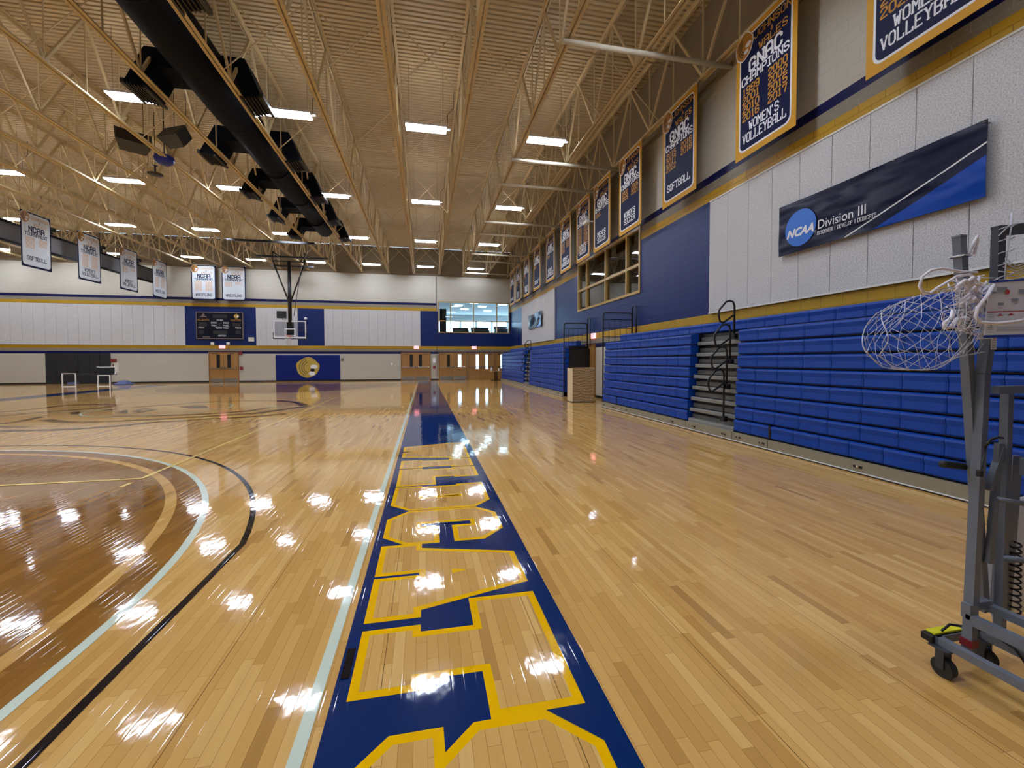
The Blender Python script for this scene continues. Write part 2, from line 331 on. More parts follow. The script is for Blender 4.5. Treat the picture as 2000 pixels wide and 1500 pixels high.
def text_quads(txt, cx, y0, hgt, width=None, weight=1.05, aspect=.62, shear=0):
    """flat lettering as quads in a 2D plane, centred on cx, baseline y0"""
    out = []; sy = hgt/6
    adv = [(NARROW.get(ch, 1.0)*4+1.75) for ch in txt]; tot = sum(adv)-1.75
    sx = (width/tot) if width else sy*aspect*1.5
    x = cx-tot*sx/2; w = weight*min(sx, sy)*1.0
    for ch, ad in zip(txt, adv):
        o = -2+2*NARROW.get(ch, 1.0) if ch in NARROW else 0
        strokes = list(GL.get(ch, []))
        if ch in SERIF:
            ends = []
            for st in GL[ch]:
                for e in (st[0], st[-1]):
                    if abs(e[1]) < .1 or abs(e[1]-6) < .1: ends.append(e)
            if ch == 'A': ends = [(0, 0), (4, 0)]
            strokes += [[(ex-.75, ey+(.25 if ey < 3 else -.25)), (ex+.75, ey+(.25 if ey < 3 else -.25))] for ex, ey in ends]
            thin = len(GL[ch])
        else: thin = 99
        for si, st in enumerate(strokes):
            ww = w if si < thin else w*.7
            P = [((px+o)*sx+x, py*sy+y0) for px, py in st]
            for a, b in zip(P, P[1:]):
                dx, dy = b[0]-a[0], b[1]-a[1]; L = math.hypot(dx, dy) or 1; ux, uy = dx/L, dy/L; e = ww*.32
                nx, ny = -uy*ww/2, ux*ww/2
                q = [(a[0]-ux*e+nx, a[1]-uy*e+ny), (a[0]-ux*e-nx, a[1]-uy*e-ny), (b[0]+ux*e-nx, b[1]+uy*e-ny), (b[0]+ux*e+nx, b[1]+uy*e+ny)]
                if shear: q = [(qx+(qy-y0)*shear, qy) for qx, qy in q]
                out.append(q)
        x += ad*sx
    return out
def font_polys(txt, size, bold=0, shear=0, ext=0):
    """default typeface outlines as a filled mesh in 2D"""
    cu = bpy.data.curves.new('t', 'FONT'); cu.body = txt; cu.size = size; cu.offset = bold; cu.shear = shear; cu.resolution_u = 3
    ob = bpy.data.objects.new('t', cu); COL.objects.link(ob); dg = bpy.context.evaluated_depsgraph_get()
    me = bpy.data.meshes.new_from_object(ob.evaluated_get(dg))
    r = ([tuple(v.co[:2]) for v in me.vertices], [tuple(p.vertices) for p in me.polygons])
    bpy.data.objects.remove(ob); bpy.data.curves.remove(cu); bpy.data.meshes.remove(me); return r
class Plane2:
    """a sheet standing in the world: origin o, axes u (right) and v (up), normal n toward the viewer"""
    def __init__(s, o, u, v=(0, 0, 1)): s.o = Vector(o); s.u = Vector(u); s.v = Vector(v); s.n = s.u.cross(s.v)
    def at(s, x, y, d): return s.o+s.u*x+s.v*y+s.n*d
    def poly(s, mb, pts, d, m, t=0):
        vs = [s.at(x, y, d) for x, y in pts]; n = len(vs)
        if t:
            bk = [s.at(x, y, d-t) for x, y in pts]
            mb.add(vs+bk, [tuple(range(n)), tuple(range(2*n-1, n-1, -1))]+[(i, i+n, (i+1) % n+n, (i+1) % n) for i in range(n)], m)
        else: mb.add(vs, [tuple(range(n))], m)
    def quads(s, mb, qs, d, m):
        for k, q in enumerate(qs): s.poly(mb, q, d+(k % 7)*.00004, m)
    def mesh(s, mb, vf, x, y, d, m): mb.add([s.at(px+x, py+y, d) for px, py in vf[0]], vf[1], m)
def chamf(x0, x1, y0, y1, c): return [(x0+c, y0), (x1-c, y0), (x1, y0+c), (x1, y1-c), (x1-c, y1), (x0+c, y1), (x0, y1-c), (x0, y0+c)]
def rrect(x0, x1, y0, y1, r, n=4):
    P = []
    for cx, cy, a in ((x1-r, y0+r, -90), (x1-r, y1-r, 0), (x0+r, y1-r, 90), (x0+r, y0+r, 180)):
        for k in range(n+1): t = math.radians(a+90*k/n); P.append((cx+r*math.cos(t), cy+r*math.sin(t)))
    return P
def blob(cx, cy, rx, ry, n=18, wob=0.0, ph=0): return [(cx+rx*math.cos(2*math.pi*k/n)*(1+wob*math.sin(5*2*math.pi*k/n+ph)), cy+ry*math.sin(2*math.pi*k/n)*(1+wob*math.cos(4*2*math.pi*k/n+ph))) for k in range(n)]

# ================================================================== SETTING
XL, XR, YB, YF, ZC = -31.0, 6.85, -3.6, 33.9, 10.2
HX, HY = -8.09, 2.57            # centre of the near hoop, on the floor
SX = -.47                       # inner edge of the near sideline
# ---- floor with its painted game lines (thin coats under one lacquer)
fb = MB(); Z0 = 0.0
fb.poly([(XL, YB, 0), (XR, YB, 0), (XR, YF, 0), (XL, YF, 0)], 'floor_wood')
lay = [0.0]
def F(pts, m, z): fb.poly([(x, y, z) for x, y in pts], m)
def frect(x0, x1, y0, y1, m, z): F([(x0, y0), (x1, y0), (x1, y1), (x0, y1)], m, z)
def fline(pts, wd, m, z):
    # mitred strip, so no two pieces of one stroke lie on top of each other
    L_, R_ = [], []; n = len(pts)
    for i, p in enumerate(pts):
        d0 = Vector(pts[i])-Vector(pts[i-1]) if i else Vector(pts[1])-Vector(pts[0]); d1 = Vector(pts[i+1])-Vector(pts[i]) if i < n-1 else d0
        d0 = d0.normalized(); d1 = d1.normalized(); t = (d0+d1); t = t.normalized() if t.length > .1 else d0
        k = wd/2/max(.55, t.dot(d0)); L_.append((p[0]-t.y*k, p[1]+t.x*k)); R_.append((p[0]+t.y*k, p[1]-t.x*k))
    for i in range(n-1): F([R_[i], R_[i+1], L_[i+1], L_[i]], m, z)
def ring(cx, cy, r0, r1, a0, a1, m, z, n=72):
    for k in range(n):
        t0 = math.radians(a0+(a1-a0)*k/n); t1 = math.radians(a0+(a1-a0)*(k+1)/n)
        F([(cx+r0*math.cos(t0), cy+r0*math.sin(t0)), (cx+r1*math.cos(t0), cy+r1*math.sin(t0)), (cx+r1*math.cos(t1), cy+r1*math.sin(t1)), (cx+r0*math.cos(t1), cy+r0*math.sin(t1))], m, z)
e = .0008
for sgn, hy in ((1, HY), (-1, HY+25.45)):
    yb = hy-sgn*1.6
    # stained area out to the white arc
    R1 = 6.30; pts = [(HX+R1*math.cos(math.radians(a)), hy+sgn*R1*math.sin(math.radians(a))) for a in range(0, 181, 3)]
    pts = [(HX+R1, yb)]+pts+[(HX-R1, yb)]
    F(pts if sgn > 0 else pts[::-1], 'floor_wood_stained', e)
    for R, wd, mt, z in ((6.0, .10, 'floor_wood', 2*e), (6.30, .06, 'paint_white', 2*e)):
        ring(HX, hy, R-wd/2, R+wd/2, 0 if sgn > 0 else 180, 180 if sgn > 0 else 360, mt, z)
        for s in (-1, 1):
            fline([(HX+s*R, yb), (HX+s*R, hy)], wd, mt, z+.0002)
    # outermost dark arc meets its straight run ahead of the hoop
    a = math.degrees(math.acos(6.60/6.725))
    ring(HX, hy, 6.70, 6.75, a if sgn > 0 else 180+a, 180-a if sgn > 0 else 360-a, 'paint_black', 2*e)
    yk = hy+sgn*6.725*math.sin(math.radians(a))
    for s in (-1, 1): fline([(HX+s*6.60, yb), (HX+s*6.60, yk+sgn*.012)], .05, 'paint_black', 2*e+.0003)
    frect(HX-7.67, HX+7.67, yb-sgn*.05, yb, 'paint_white', 3*e)
yb0, yb1 = HY-1.6, HY+25.45+1.6
for s in (-1, 1):
    x0 = HX+s*7.57; frect(min(x0, x0+s*.055), max(x0, x0+s*.055), YB+.3, yb1, 'paint_white', 4*e)
frect(-.42, .79, YB+.3, 31.6, 'paint_blue', 2*e); frect(HX-8.9, HX-7.70, YB+.3, 30.8, 'paint_blue', 2*e)
# centre circle, division line and the dark swirling crest at centre court
ym = HY+12.725
frect(HX-7.6, HX+7.6, ym-.025, ym+.025, 'paint_white', 4*e)
ring(HX, ym, 1.80, 1.86, 0, 360, 'paint_white', 4.5*e)
SW = dict(a=[(-9.65, 13.19), (-9.08, 12.76), (-8.59, 12.49), (-7.9, 12.43), (-7.33, 12.58), (-6.52, 12.8), (-5.89, 13.02), (-4.78, 13.5), (-4.37, 14.37), (-3.84, 15.2), (-4.5, 16.6), (-5.5, 17.66)],
 b=[(-12.2, 12.9), (-11, 11.9), (-10, 11.35), (-9.06, 11.26), (-8.46, 11.2), (-7.72, 11.22), (-7.11, 11.5), (-6.58, 12.05), (-5.62, 12.4), (-4.6, 12.7), (-3.9, 13.2)],
 c=[(-10.1, 12.56), (-10.02, 12.98), (-10.26, 13.89)], d=[(-11.2, 12.8), (-9.63, 11.97), (-8.93, 11.81)],
 e=[(-12.44, 15.48), (-12.14, 16.09), (-12.16, 17.27), (-11.44, 17.53), (-10.37, 17.05), (-10.26, 16.52), (-10.45, 16.01), (-10.95, 15.55), (-11.08, 15.18)],
 f=[(-11.51, 14.32), (-11.19, 15.33)], h=[(-8.93, 14.71), (-9.11, 15.36), (-8.58, 14.3)], i=[(-8.53, 14.75), (-8.88, 15.75), (-8.32, 15.25), (-8.3, 14.44)],
 k=[(-9.35, 16.07), (-9.04, 16.58), (-8.2, 17.4), (-7, 17.9), (-5.6, 17.66)], l=[(-9.66, 15.21), (-9.6, 15.59)], m=[(-8.43, 13.64), (-7.36, 13.48), (-6.15, 13.6), (-5.2, 14.2), (-5.0, 15.2)])
for q, (k, v) in enumerate(SW.items()): fline(v, .28 if k in 'ab' else .20, 'paint_brown', 2*e+.0001*q)
F([(-10.28, 14.88), (-9.86, 14.34), (-9.72, 14.38), (-10.15, 15.1)], 'paint_brown', 4*e)
F([(-8.0, 16.02), (-7.4, 15.39), (-6.79, 15.35), (-7.32, 16.2), (-7.79, 16.54)], 'paint_brown', 4*e)
# volleyball court in yellow
vx0, vx1, vy0, vy1 = HX-4.5, HX+4.5, ym-9, ym+9
for q, (a, b) in enumerate((((vx0, vy0), (vx1, vy0)), ((vx0, vy1), (vx1, vy1)), ((vx0, vy0), (vx0, vy1)), ((vx1, vy0), (vx1, vy1)), ((vx0, ym-3), (vx1, ym-3)), ((vx0, ym+3), (vx1, ym+3)))): fline([a, b], .05, 'paint_yellow', 5*e+.0002*q)
fline([(vx1, vy0-.2), (vx1, vy0-.38)], .05, 'paint_yellow', 5*e)
# WILDCATS along the blue band, letter tops toward the wall, read toward the camera
LET = [
 ('W', [(.361, 6.62), (.361, 6.66), (-.36, 6.80), (-.36, 7.155), (-.16, 7.21), (-.36, 7.256), (-.36, 7.63), (.36, 7.83), (.36, 7.87), (.70, 7.87), (.69, 7.50), (.66, 7.46), (.69, 7.41), (.69, 7.10), (.67, 7.05), (.69, 7.0), (.685, 6.62)]),
 ('I', [(-.355, 6.10), (-.04, 6.10), (-.04, 6.15), (.365, 6.15), (.365, 6.10), (.685, 6.10), (.685, 6.58), (.36, 6.58), (.36, 6.53), (-.045, 6.53), (-.045, 6.58), (-.355, 6.58)]),
 ('L', [(-.35, 5.24), (.126, 5.24), (.126, 5.59), (.365, 5.59), (.365, 5.545), (.688, 5.545), (.688, 6.06), (.365, 6.06), (.365, 6.01), (-.04, 6.01), (-.04, 6.06), (-.35, 6.06)]),
 ('D', [(-.17, 4.37), (.51, 4.37), (.686, 4.56), (.686, 5.23), (.365, 5.23), (.365, 5.18), (-.04, 5.18), (-.04, 5.21), (-.35, 5.21), (-.36, 4.56)]),
 ('C', [(-.17, 3.55), (.11, 3.55), (.11, 3.92), (-.04, 3.92), (-.04, 3.99), (.41, 3.99), (.41, 3.91), (.235, 3.91), (.235, 3.55), (.49, 3.55), (.683, 3.755), (.683, 4.165), (.51, 4.36), (-.17, 4.36), (-.36, 4.16), (-.36, 3.735)]),
 ('A', [(-.355, 2.525), (-.033, 2.525), (-.033, 2.60), (.683, 2.80), (.683, 3.275), (-.033, 3.475), (-.033, 3.565), (-.355, 3.565), (-.355, 3.065), (-.05, 3.065), (-.05, 3.035), (-.355, 3.035)]),
 ('T', [(-.352, 1.955), (-.031, 1.955), (-.031, 2.02), (.265, 2.02), (.265, 1.735), (.685, 1.735), (.685, 2.67), (.262, 2.67), (.262, 2.39), (-.033, 2.39), (-.033, 2.455), (-.352, 2.455)]),
 ('S', [(-.36, 1.10), (-.17, .93), (.10, .93), (.10, 1.22), (.24, 1.22), (.24, .93), (.5, .93), (.69, 1.10), (.69, 1.545), (.504, 1.735), (.19, 1.735), (.067, 1.62), (.065, 1.738), (-.154, 1.738), (-.36, 1.53)]),
]
def offset_in(P, d):
    A = sum(P[i][0]*P[(i+1) % len(P)][1]-P[(i+1) % len(P)][0]*P[i][1] for i in range(len(P)))
    s = 1 if A > 0 else -1; out = []
    for i in range(len(P)):
        p0, p1, p2 = P[i-1], P[i], P[(i+1) % len(P)]
        def nrm(a, b): dx, dy = b[0]-a[0], b[1]-a[1]; L = math.hypot(dx, dy); return (-dy/L*s, dx/L*s)
        n1, n2 = nrm(p0, p1), nrm(p1, p2); k = 1+n1[0]*n2[0]+n1[1]*n2[1]; k = max(k, .35)
        out.append((p1[0]+(n1[0]+n2[0])/k*d, p1[1]+(n1[1]+n2[1])/k*d))
    return out
for q, (ch, P) in enumerate(LET):
    F(P, 'paint_gold', 3*e+.0002*(q % 2)); F(offset_in(P, .045), 'floor_wood', 4*e+.0002*(q % 2))
# counters
F([(.182, 3.01), (.295, 3.043), (.182, 3.078)], 'paint_gold', 5*e)
F([(-.075, 4.73), (.41, 4.73), (.41, 4.81), (-.075, 4.81)], 'paint_gold', 5*e); F([(-.036, 4.76), (.37, 4.76), (.37, 4.78), (-.036, 4.78)], 'paint_black', 6*e)
F([(0.0, 3.955), (.365, 3.955), (.365, 3.975), (0.0, 3.975)], 'paint_blue', 6*e)
frect(-.405, -.365, 2.1, 2.32, 'paint_black', 6*e)     # black tape patch beside the T
fo = fb.build('floor'); struct(fo)

# ---- banded block walls
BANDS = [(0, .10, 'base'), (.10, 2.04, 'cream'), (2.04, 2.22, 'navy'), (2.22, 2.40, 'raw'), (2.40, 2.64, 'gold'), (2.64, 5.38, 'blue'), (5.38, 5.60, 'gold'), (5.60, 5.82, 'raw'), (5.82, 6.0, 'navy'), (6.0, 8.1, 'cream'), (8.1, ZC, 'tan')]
def banded(name, axis, fixed, a0, a1, holes, nx, thick=.2, over=None):
    """wall in the plane (axis runs horizontally); holes = [(a0,a1,z0,z1)]; outward thickness along nx"""
    mb = MB(); A = sorted({a0, a1, *[h[0] for h in holes], *[h[1] for h in holes], *([x for o in (over or []) for x in o[:2]])})
    A = [x for x in A if a0 <= x <= a1]
    Zs = sorted({b[0] for b in BANDS} | {ZC} | {h[2] for h in holes} | {h[3] for h in holes} | {x for o in (over or []) for x in o[2:4]})
    suf = 'x' if axis == 0 else 'y'
    for p, q in zip(A, A[1:]):
        for z0, z1 in zip(Zs, Zs[1:]):
            cx, cz = (p+q)/2, (z0+z1)/2
            if any(h[0] < cx < h[1] and h[2] < cz < h[3] for h in holes): continue
            bn = [b[2] for b in BANDS if b[0] <= cz < b[1]][0]
            for o in (over or []):
                if o[0] < cx < o[1] and o[2] < cz < o[3]: bn = o[4]
            mt = 'base_black' if bn == 'base' else 'block_%s_%s' % (bn, suf)
            f0, f1 = fixed, fixed+nx*thick
            if axis == 0: mb.box(p, q, f0, f1, z0, z1, mt)
            else: mb.box(f0, f1, p, q, z0, z1, mt)
    return struct(mb.build(name))
LW = (1.05, 6.76, 3.70, 6.15)            # glazed lounge opening in the far wall
RW = (12.70, 18.42, 3.70, 5.85)          # dark window opening in the right wall
# vision lites of the two lit leaves let daylight from the vestibule in
LITES = [(2.60, 2.86, .98, 2.0), (4.02, 4.24, .85, 2.0), (4.78, 5.00, .85, 2.0), (6.02, 6.14, .9, 2.0)]
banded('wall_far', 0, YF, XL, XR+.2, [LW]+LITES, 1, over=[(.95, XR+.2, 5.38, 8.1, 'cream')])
banded('wall_right', 1, XR, YB, YF, [RW], 1)
banded('wall_left', 1, XL, YB, YF, [], -1)
banded('wall_near', 0, YB, XL, XR+.2, [], -1)
# wall joint at the change of panel
j = MB(); j.box(.935, .965, YF-.012, YF, .1, 8.1, 'base_black'); struct(j.build('trim_1'))
# ---- ceiling: ribbed steel deck, ribs along X
cb = MB(); y = YB; prof = []
while y < YF:
    prof += [(y, ZC), (y+.09, ZC), (y+.105, ZC+.045), (y+.137, ZC+.045)]; y += .152
vs = []; fs = []
for k, (py, pz) in enumerate(prof): vs += [(XL, py, pz), (XR+.2, py, pz)]
for k in range(len(prof)-1): fs.append((2*k, 2*k+2, 2*k+3, 2*k+1))
cb.add(vs, fs, 'deck'); cb.box(XL, XR+.2, YB, YF+.2, ZC+.1, ZC+.15, 'deck'); struct(cb.build('ceiling'))

# ================================================================== ROOF JOISTS
ZB = 8.2
def make_joist():
    t = thing('roof_joist', '', 'joist', (0, 0, 0))
    b = MB()
    for s in (-1, 1):
        b.box(s*.015, s*.085, YB, YF, ZB, ZB+.012, 'joist_paint'); b.box(s*.015, s*.028, YB, YF, ZB+.012, ZB+.09, 'joist_paint')
    b.build('bottom_chord', t)
    b = MB()
    for s in (-1, 1):
        b.box(s*.015, s*.085, YB, YF, ZC-.015, ZC-.003, 'joist_paint'); b.box(s*.015, s*.028, YB, YF, ZC-.10, ZC-.015, 'joist_paint')
    b.build('top_chord', t)
    P = 2.44; y0 = YB+.6
    me = {}
    def member(key, y1, z1, y2, z2, w_, yb):
        if key not in me:
            m = MB(); m.bar((0, y1, z1), (0, y2, z2), w_, w_, 'joist_paint'); o = m.build('web_member', t); me[key] = o
        else:
            o = me[key].copy(); COL.objects.link(o); o.parent = t
        o.location = (0, yb, 0)
    n = int((YF-y0)/P)
    for i in range(n):
        yb = y0+i*P
        member('r', 0, ZB+.06, P/2, ZC-.06, .06, yb)
        member('f', P/2, ZC-.06, P, ZB+.06, .05, yb)
        member('v', P/2+.0, ZC-.06, P/2+.02, ZB+.05, .025, yb)
        member('w', P, ZB+.05, P+.02, ZC-.05, .025, yb)
    return t
JX = [6.54, 4.80, 2.98, 1.15, -.76, -2.62, -4.54, -6.43]+[-6.43-1.88*k for k in range(1, 13)]
J0 = make_joist()
SPECIAL = {3: 'tan steel roof joist just right of the lights above the floor lettering', 4: 'tan steel roof joist just left of the lights above the floor lettering', 6: 'tan steel roof joist hugging the right side of the long black duct', 7: 'tan steel roof joist hugging the left side of the long black duct', 0: 'tan steel roof joist along the right wall just above the navy banners'}
for i, x in enumerate(JX):
    o = J0 if i == 0 else copy_tree(J0); o.location = (x, 0, 0)
    o['label'] = SPECIAL.get(i, 'tan steel roof joist under the ribbed deck, %s from the right wall' % ORD[i])
    o['group'] = 'roof joists running down the hall'
# cross bracing between joists
XP = MB()
XP.bar((0, 0, ZB+.05), (1.86, 0, ZC-.08), .02, .02, 'joist_paint'); XP.bar((0, .03, ZC-.08), (1.86, .03, ZB+.05), .02, .02, 'joist_paint')
x0 = None; k = 0
for yi, yy in enumerate((6.4, 11.2, 15.0, 19.8, 24.0, 28.2, 31.2)):
    t = thing('cross_bracing', 'row of thin crossed rods between the roof joists, %s row from the camera' % ORD[yi], 'bracing', (0, yy, 0), 'rows of joist bracing')
    for i in range(len(JX)-1):
        if i == 6 and yy < 25.6: continue
        if x0 is None: x0 = XP.build('crossed_rods', t, None); o = x0; o.data.transform(Matrix.Translation((0, yy, 0)))
        else: o = x0.copy(); COL.objects.link(o); o.parent = t
        o.location = (JX[i+1], 0, 0)
# pale round struts from the fourth bay to the right wall
for i, yy in enumerate((4.0, 8.6, 13.9, 15.9, 20.3, 22.3, 26.5, 28.4, 32.4)):
    m = MB(); m.tube([(2.85, yy, 8.12), (6.84, yy, 8.12)], .055, 'brace_paint', 10)
    o = m.build('wall_strut', loc=(2.85, yy, 8.12)); tag(o, 'pale strut tying the joists to the right wall, %s from the camera' % ORD[i], 'strut', 'pale struts to the right wall')
# thin conduits crossing the ceiling
for i, (yy, zz, lab) in enumerate(((11.0, 9.75, 'thin tan conduit crossing under the roof deck nearest the camera'), (17.6, 9.75, 'thin tan conduit crossing under the roof deck in mid hall'), (27.4, 9.6, 'thin tan conduit crossing under the roof deck near the far wall'))):
    m = MB(); m.tube([(XL+.2, yy, zz), (XR-.05, yy, zz)], .02, 'joist_paint', 6); tag(m.build('conduit', loc=(0, yy, zz)), lab, 'pipe')

# ================================================================== CEILING LIGHTS
def make_light():
    t = thing('ceiling_light', '', 'ceiling light', (0, 0, 8.4))
    m = MB(); m.cbox(-.60, .60, -.19, .19, 8.415, 8.475, 'housing_white', .012); m.box(-.60, .60, -.012, .012, 8.398, 8.415, 'housing_white')
    m.box(.60, .72, -.03, .03, 8.43, 8.47, 'housing_white'); m.build('housing', t)
    for s in (-1, 1):
        m = MB(); m.cbox(-.585, .585, s*.02, s*.18, 8.392, 8.414, 'lamp_tube', .008); m.build('tube_cover', t)
    m = MB(); m.box(-.50, .50, -.05, .05, 8.475, 8.479, 'lamp_up'); m.build('top_slot', t)
    for s in (-1, 1):
        m = MB(); m.tube([(s*.5, 0, 8.47), (s*.5, 0, 10.2)], .004, 'black_steel', 4); m.build('hanger', t)
    m = MB(); m.tube([(.62, 0, 8.47), (.64, 0, 8.9), (.80, .02, 9.1), (.82, 0, 9.6)], .008, 'black_steel', 5); m.build('power_cable', t)
    return t
L0 = None
LXS = [.1, 3.80, -3.68, -7.38, -11.2, -15.05, -19.2, -22.6, -25.7, -29.0]
LYS = [.5, 6.75, 13.1, 19.1, 25.3, 32.1]
CN = {.1: 'in the row above the blue floor lettering', 3.80: 'in the row nearest the right wall', -3.68: 'in the row just right of the black duct', -7.38: 'in the row just left of the black duct', -11.2: 'in the second row left of the duct', -15.05: 'in the third row left of the duct', -19.2: 'in the row beside the grey divider', -22.6: 'in the first row beyond the grey divider', -25.7: 'in the second row beyond the grey divider', -29.0: 'in the row along the left wall'}
RN = ['overhead behind the camera', 'at the view top', 'nearest in view', 'second nearest in view', 'third nearest in view', 'by the far wall']
for x in LXS:
    for k, yy in enumerate(LYS):
        if L0 is None: L0 = make_light(); o = L0
        else: o = copy_tree(L0)
        o.location = (x, yy, 8.4)
        o['label'] = 'bright ceiling light, %s, %s' % (CN[x], RN[k]); o['group'] = 'bright twin-tube ceiling lights'

# ================================================================== BLACK AIR DUCT
t = thing('air_duct', 'long black round air duct with side diffusers between the roof joists', 'duct', (-5.42, 0, 8.85))
m = MB(); DX, DZ = -5.38, 8.83
m.tube([(DX, YB+.03, DZ), (DX, 9.4, DZ), (DX, 9.45, DZ), (DX, 14.0, DZ), (DX, 14.3, DZ), (DX, 20.2, DZ), (DX, 20.6, DZ), (DX, 25.5, DZ)], [.56, .56, .55, .55, .5, .5, .42, .42], 'duct_black', 28)
m.build('main_duct', t)
for y in (6.2, 9.45, 14.2, 17.5, 20.5, 23.4):
    r = .57 if y < 14 else (.53 if y < 20 else .48); m = MB()
    m.tube([(DX, y-.03, DZ), (DX, y+.03, DZ)], r, 'duct_black', 28); m.build('duct_collar', t)
for y in (5.2, 8.9, 12.4, 15.9, 19.0, 22.0, 24.9):
    for s in (-1, 1):
        m = MB(); W_ = .42; xa, xb, xc = DX+s*.3, DX+s*.95, DX+s*1.5; zt, zl = 8.98+.10, 8.62; 
        if s > 0: xb, xc = DX+.80, DX+1.28
        # sideways box then a sloping chute
        sec = [[(xa, zl), (xa, zt)], [(xb, zl), (xb+s*.22, zt)], [(xc-s*.30, 8.12), (xc+s*.10, 8.22)]]
        vs = []
        for (bx, bz), (tx, tz) in sec:
            vs += [(bx, y-W_, bz), (bx, y+W_, bz), (tx, y+W_, tz), (tx, y-W_, tz)]
        fs = []
        for i in range(2):
            for q in range(4): fs.append((4*i+q, 4*i+(q+1) % 4, 4*i+4+(q+1) % 4, 4*i+4+q))
        fs += [(0, 3, 2, 1), (8, 9, 10, 11)]
        m.add(vs, fs, 'duct_black')
        o = m.build('diffuser_branch', t)
        g = MB(); g.bar((xc+s*.12, y-W_-.04, 8.20), (xc+s*.12, y+W_+.04, 8.20), .08, .10, 'black_steel'); g.bar((xc-s*.34, y-W_-.04, 8.10), (xc-s*.34, y+W_+.04, 8.10), .05, .06, 'black_steel')
        for q in range(5): f_ = (q+1)/6; g.bar((xc-s*.34+s*.46*f_, y-W_, 8.10+.10*f_), (xc-s*.34+s*.46*f_, y+W_, 8.10+.10*f_), .02, .05, 'black_steel')
        g.build('grille', o)

# ================================================================== FAR BASKETBALL HOOP
t = thing('basketball_hoop', 'ceiling-hung basketball hoop with glass backboard in front of the far wall', 'basketball hoop', (HX, 28.4, 2.9))
hy = HY+25.45; by = hy+.38
m = MB(); m.tube([(HX, 28.45, 7.62), (HX, 28.45, 3.7)], .11, 'black_steel', 12); m.build('mast', t)
m = MB(); m.tube([(HX-.95, 28.45, 7.6), (HX+.95, 28.45, 7.6)], .04, 'black_steel', 8); m.build('top_pipe', t)
for s in (-1, 1):
    m = MB(); m.tube([(HX+s*.92, 28.45, 7.6), (HX+s*.05, 28.45, 5.15)], .045, 'black_steel', 8); m.build('v_brace', t)
    m = MB(); m.tube([(HX+s*.9, 28.45, 7.6), (HX+s*.9, 28.45, 8.15)], .035, 'black_steel', 8); m.build('hanger_pipe', t)
m = MB(); m.tube([(HX+.3, 30.2, 8.1), (HX+.18, 28.6, 4.3)], .02, 'dark_frame', 6); m.build('hoist_cable', t)
m = MB(); m.cbox(HX-.20, HX+.20, by+.05, 28.5, 3.0, 3.9, 'black_steel', .02); m.bar((HX, 28.4, 4.7), (HX, by+.1, 3.95), .1, .1, 'black_steel'); m.build('mount_bracket', t)
bb = MB(); bb.box(HX-.86, HX+.86, by, by+.012, 2.95, 3.92, 'glass_board'); g = bb.build('backboard', t)
m = MB(); x0, x1, z0, z1 = HX-.914, HX+.914, 2.90, 3.97
m.box(x0, x1, by-.015, by+.035, z1-.05, z1, 'white_plastic'); m.box(x0, x1, by-.015, by+.035, z0, z0+.10, 'white_plastic')
for xx in (x0, x1-.05): m.box(xx, xx+.05, by-.015, by+.035, z0+.1, z1-.05, 'white_plastic')
sx0, sx1, sz0, sz1 = HX-.305, HX+.305, 3.05, 3.50
m.box(sx0, sx1, by-.006, by, sz1-.05, sz1, 'white_plastic'); m.box(sx0, sx1, by-.006, by, sz0, sz0+.05, 'white_plastic')
for xx in (sx0, sx1-.05): m.box(xx, xx+.05, by-.006, by, sz0+.05, sz1-.05, 'white_plastic')
m.build('backboard_frame', g)
m = MB(); m.cbox(x0-.03, x1+.03, by-.03, by+.05, z0-.05, z0-.002, 'black_plastic', .01); m.cbox(x0-.04, x0-.003, by-.03, by+.05, z0, z0+.36, 'black_plastic', .008); m.cbox(x1+.003, x1+.04, by-.03, by+.05, z0, z0+.36, 'black_plastic', .008); m.build('edge_padding', g)
m = MB(); n = 24; m.tube([(HX+.235*math.cos(2*math.pi*k/n), hy+.235*math.sin(2*math.pi*k/n), 3.05) for k in range(n)], .012, 'rim_orange', 6, True)
m.box(HX-.08, HX+.08, hy+.2, by, 2.98, 3.06, 'rim_orange'); rm = m.build('rim', t)
m = MB(); n = 12
for k in range(n):
    for s in (-1, 1):
        pts = []
        for q in range(6):
            r = .225-.10*(q/5)**.7; a = 2*math.pi*(k+s*q*.5)/n; pts.append((HX+r*math.cos(a), hy+r*math.sin(a), 3.04-.085*q))
        m.tube(pts, .007, 'white_plastic', 4)
m.build('net', rm)
m = MB(); m.cbox(HX-.78, HX-.26, by+.1, by+.3, 4.14, 4.58, 'black_plastic', .02); sc = m.build('shot_clock', t)
m = MB(); m.tube([(HX-.5, by+.2, 4.14), (HX-.45, by+.2, 4.05), (HX-.3, by+.2, 4.04), (HX-.22, by+.2, 4.12)], .012, 'black_steel', 5); m.build('cable', sc)
for i, (x0, x1, yy, lab) in enumerate(((-10.5, -6.05, 26.0, 'black steel beam under the joists in front of the hoop mast'), (-10.35, -6.1, 29.65, 'black steel beam under the joists just behind the hoop mast'), (-10.4, -7.6, 32.5, 'black steel beam under the joists closest to the far wall'))):
    m = MB(); m.box(x0, x1, yy-.05, yy+.05, 8.08, 8.19, 'black_steel'); tag(m.build('support_beam', loc=(x0, yy, 8.08)), lab, 'beam')
for s in (-1, 1):
    m = MB(); m.bar((HX+s*.9, 28.45, 8.13), (HX+s*.9, 29.62, 8.13), .07, .07, 'black_steel'); m.build('pivot_arm', t)

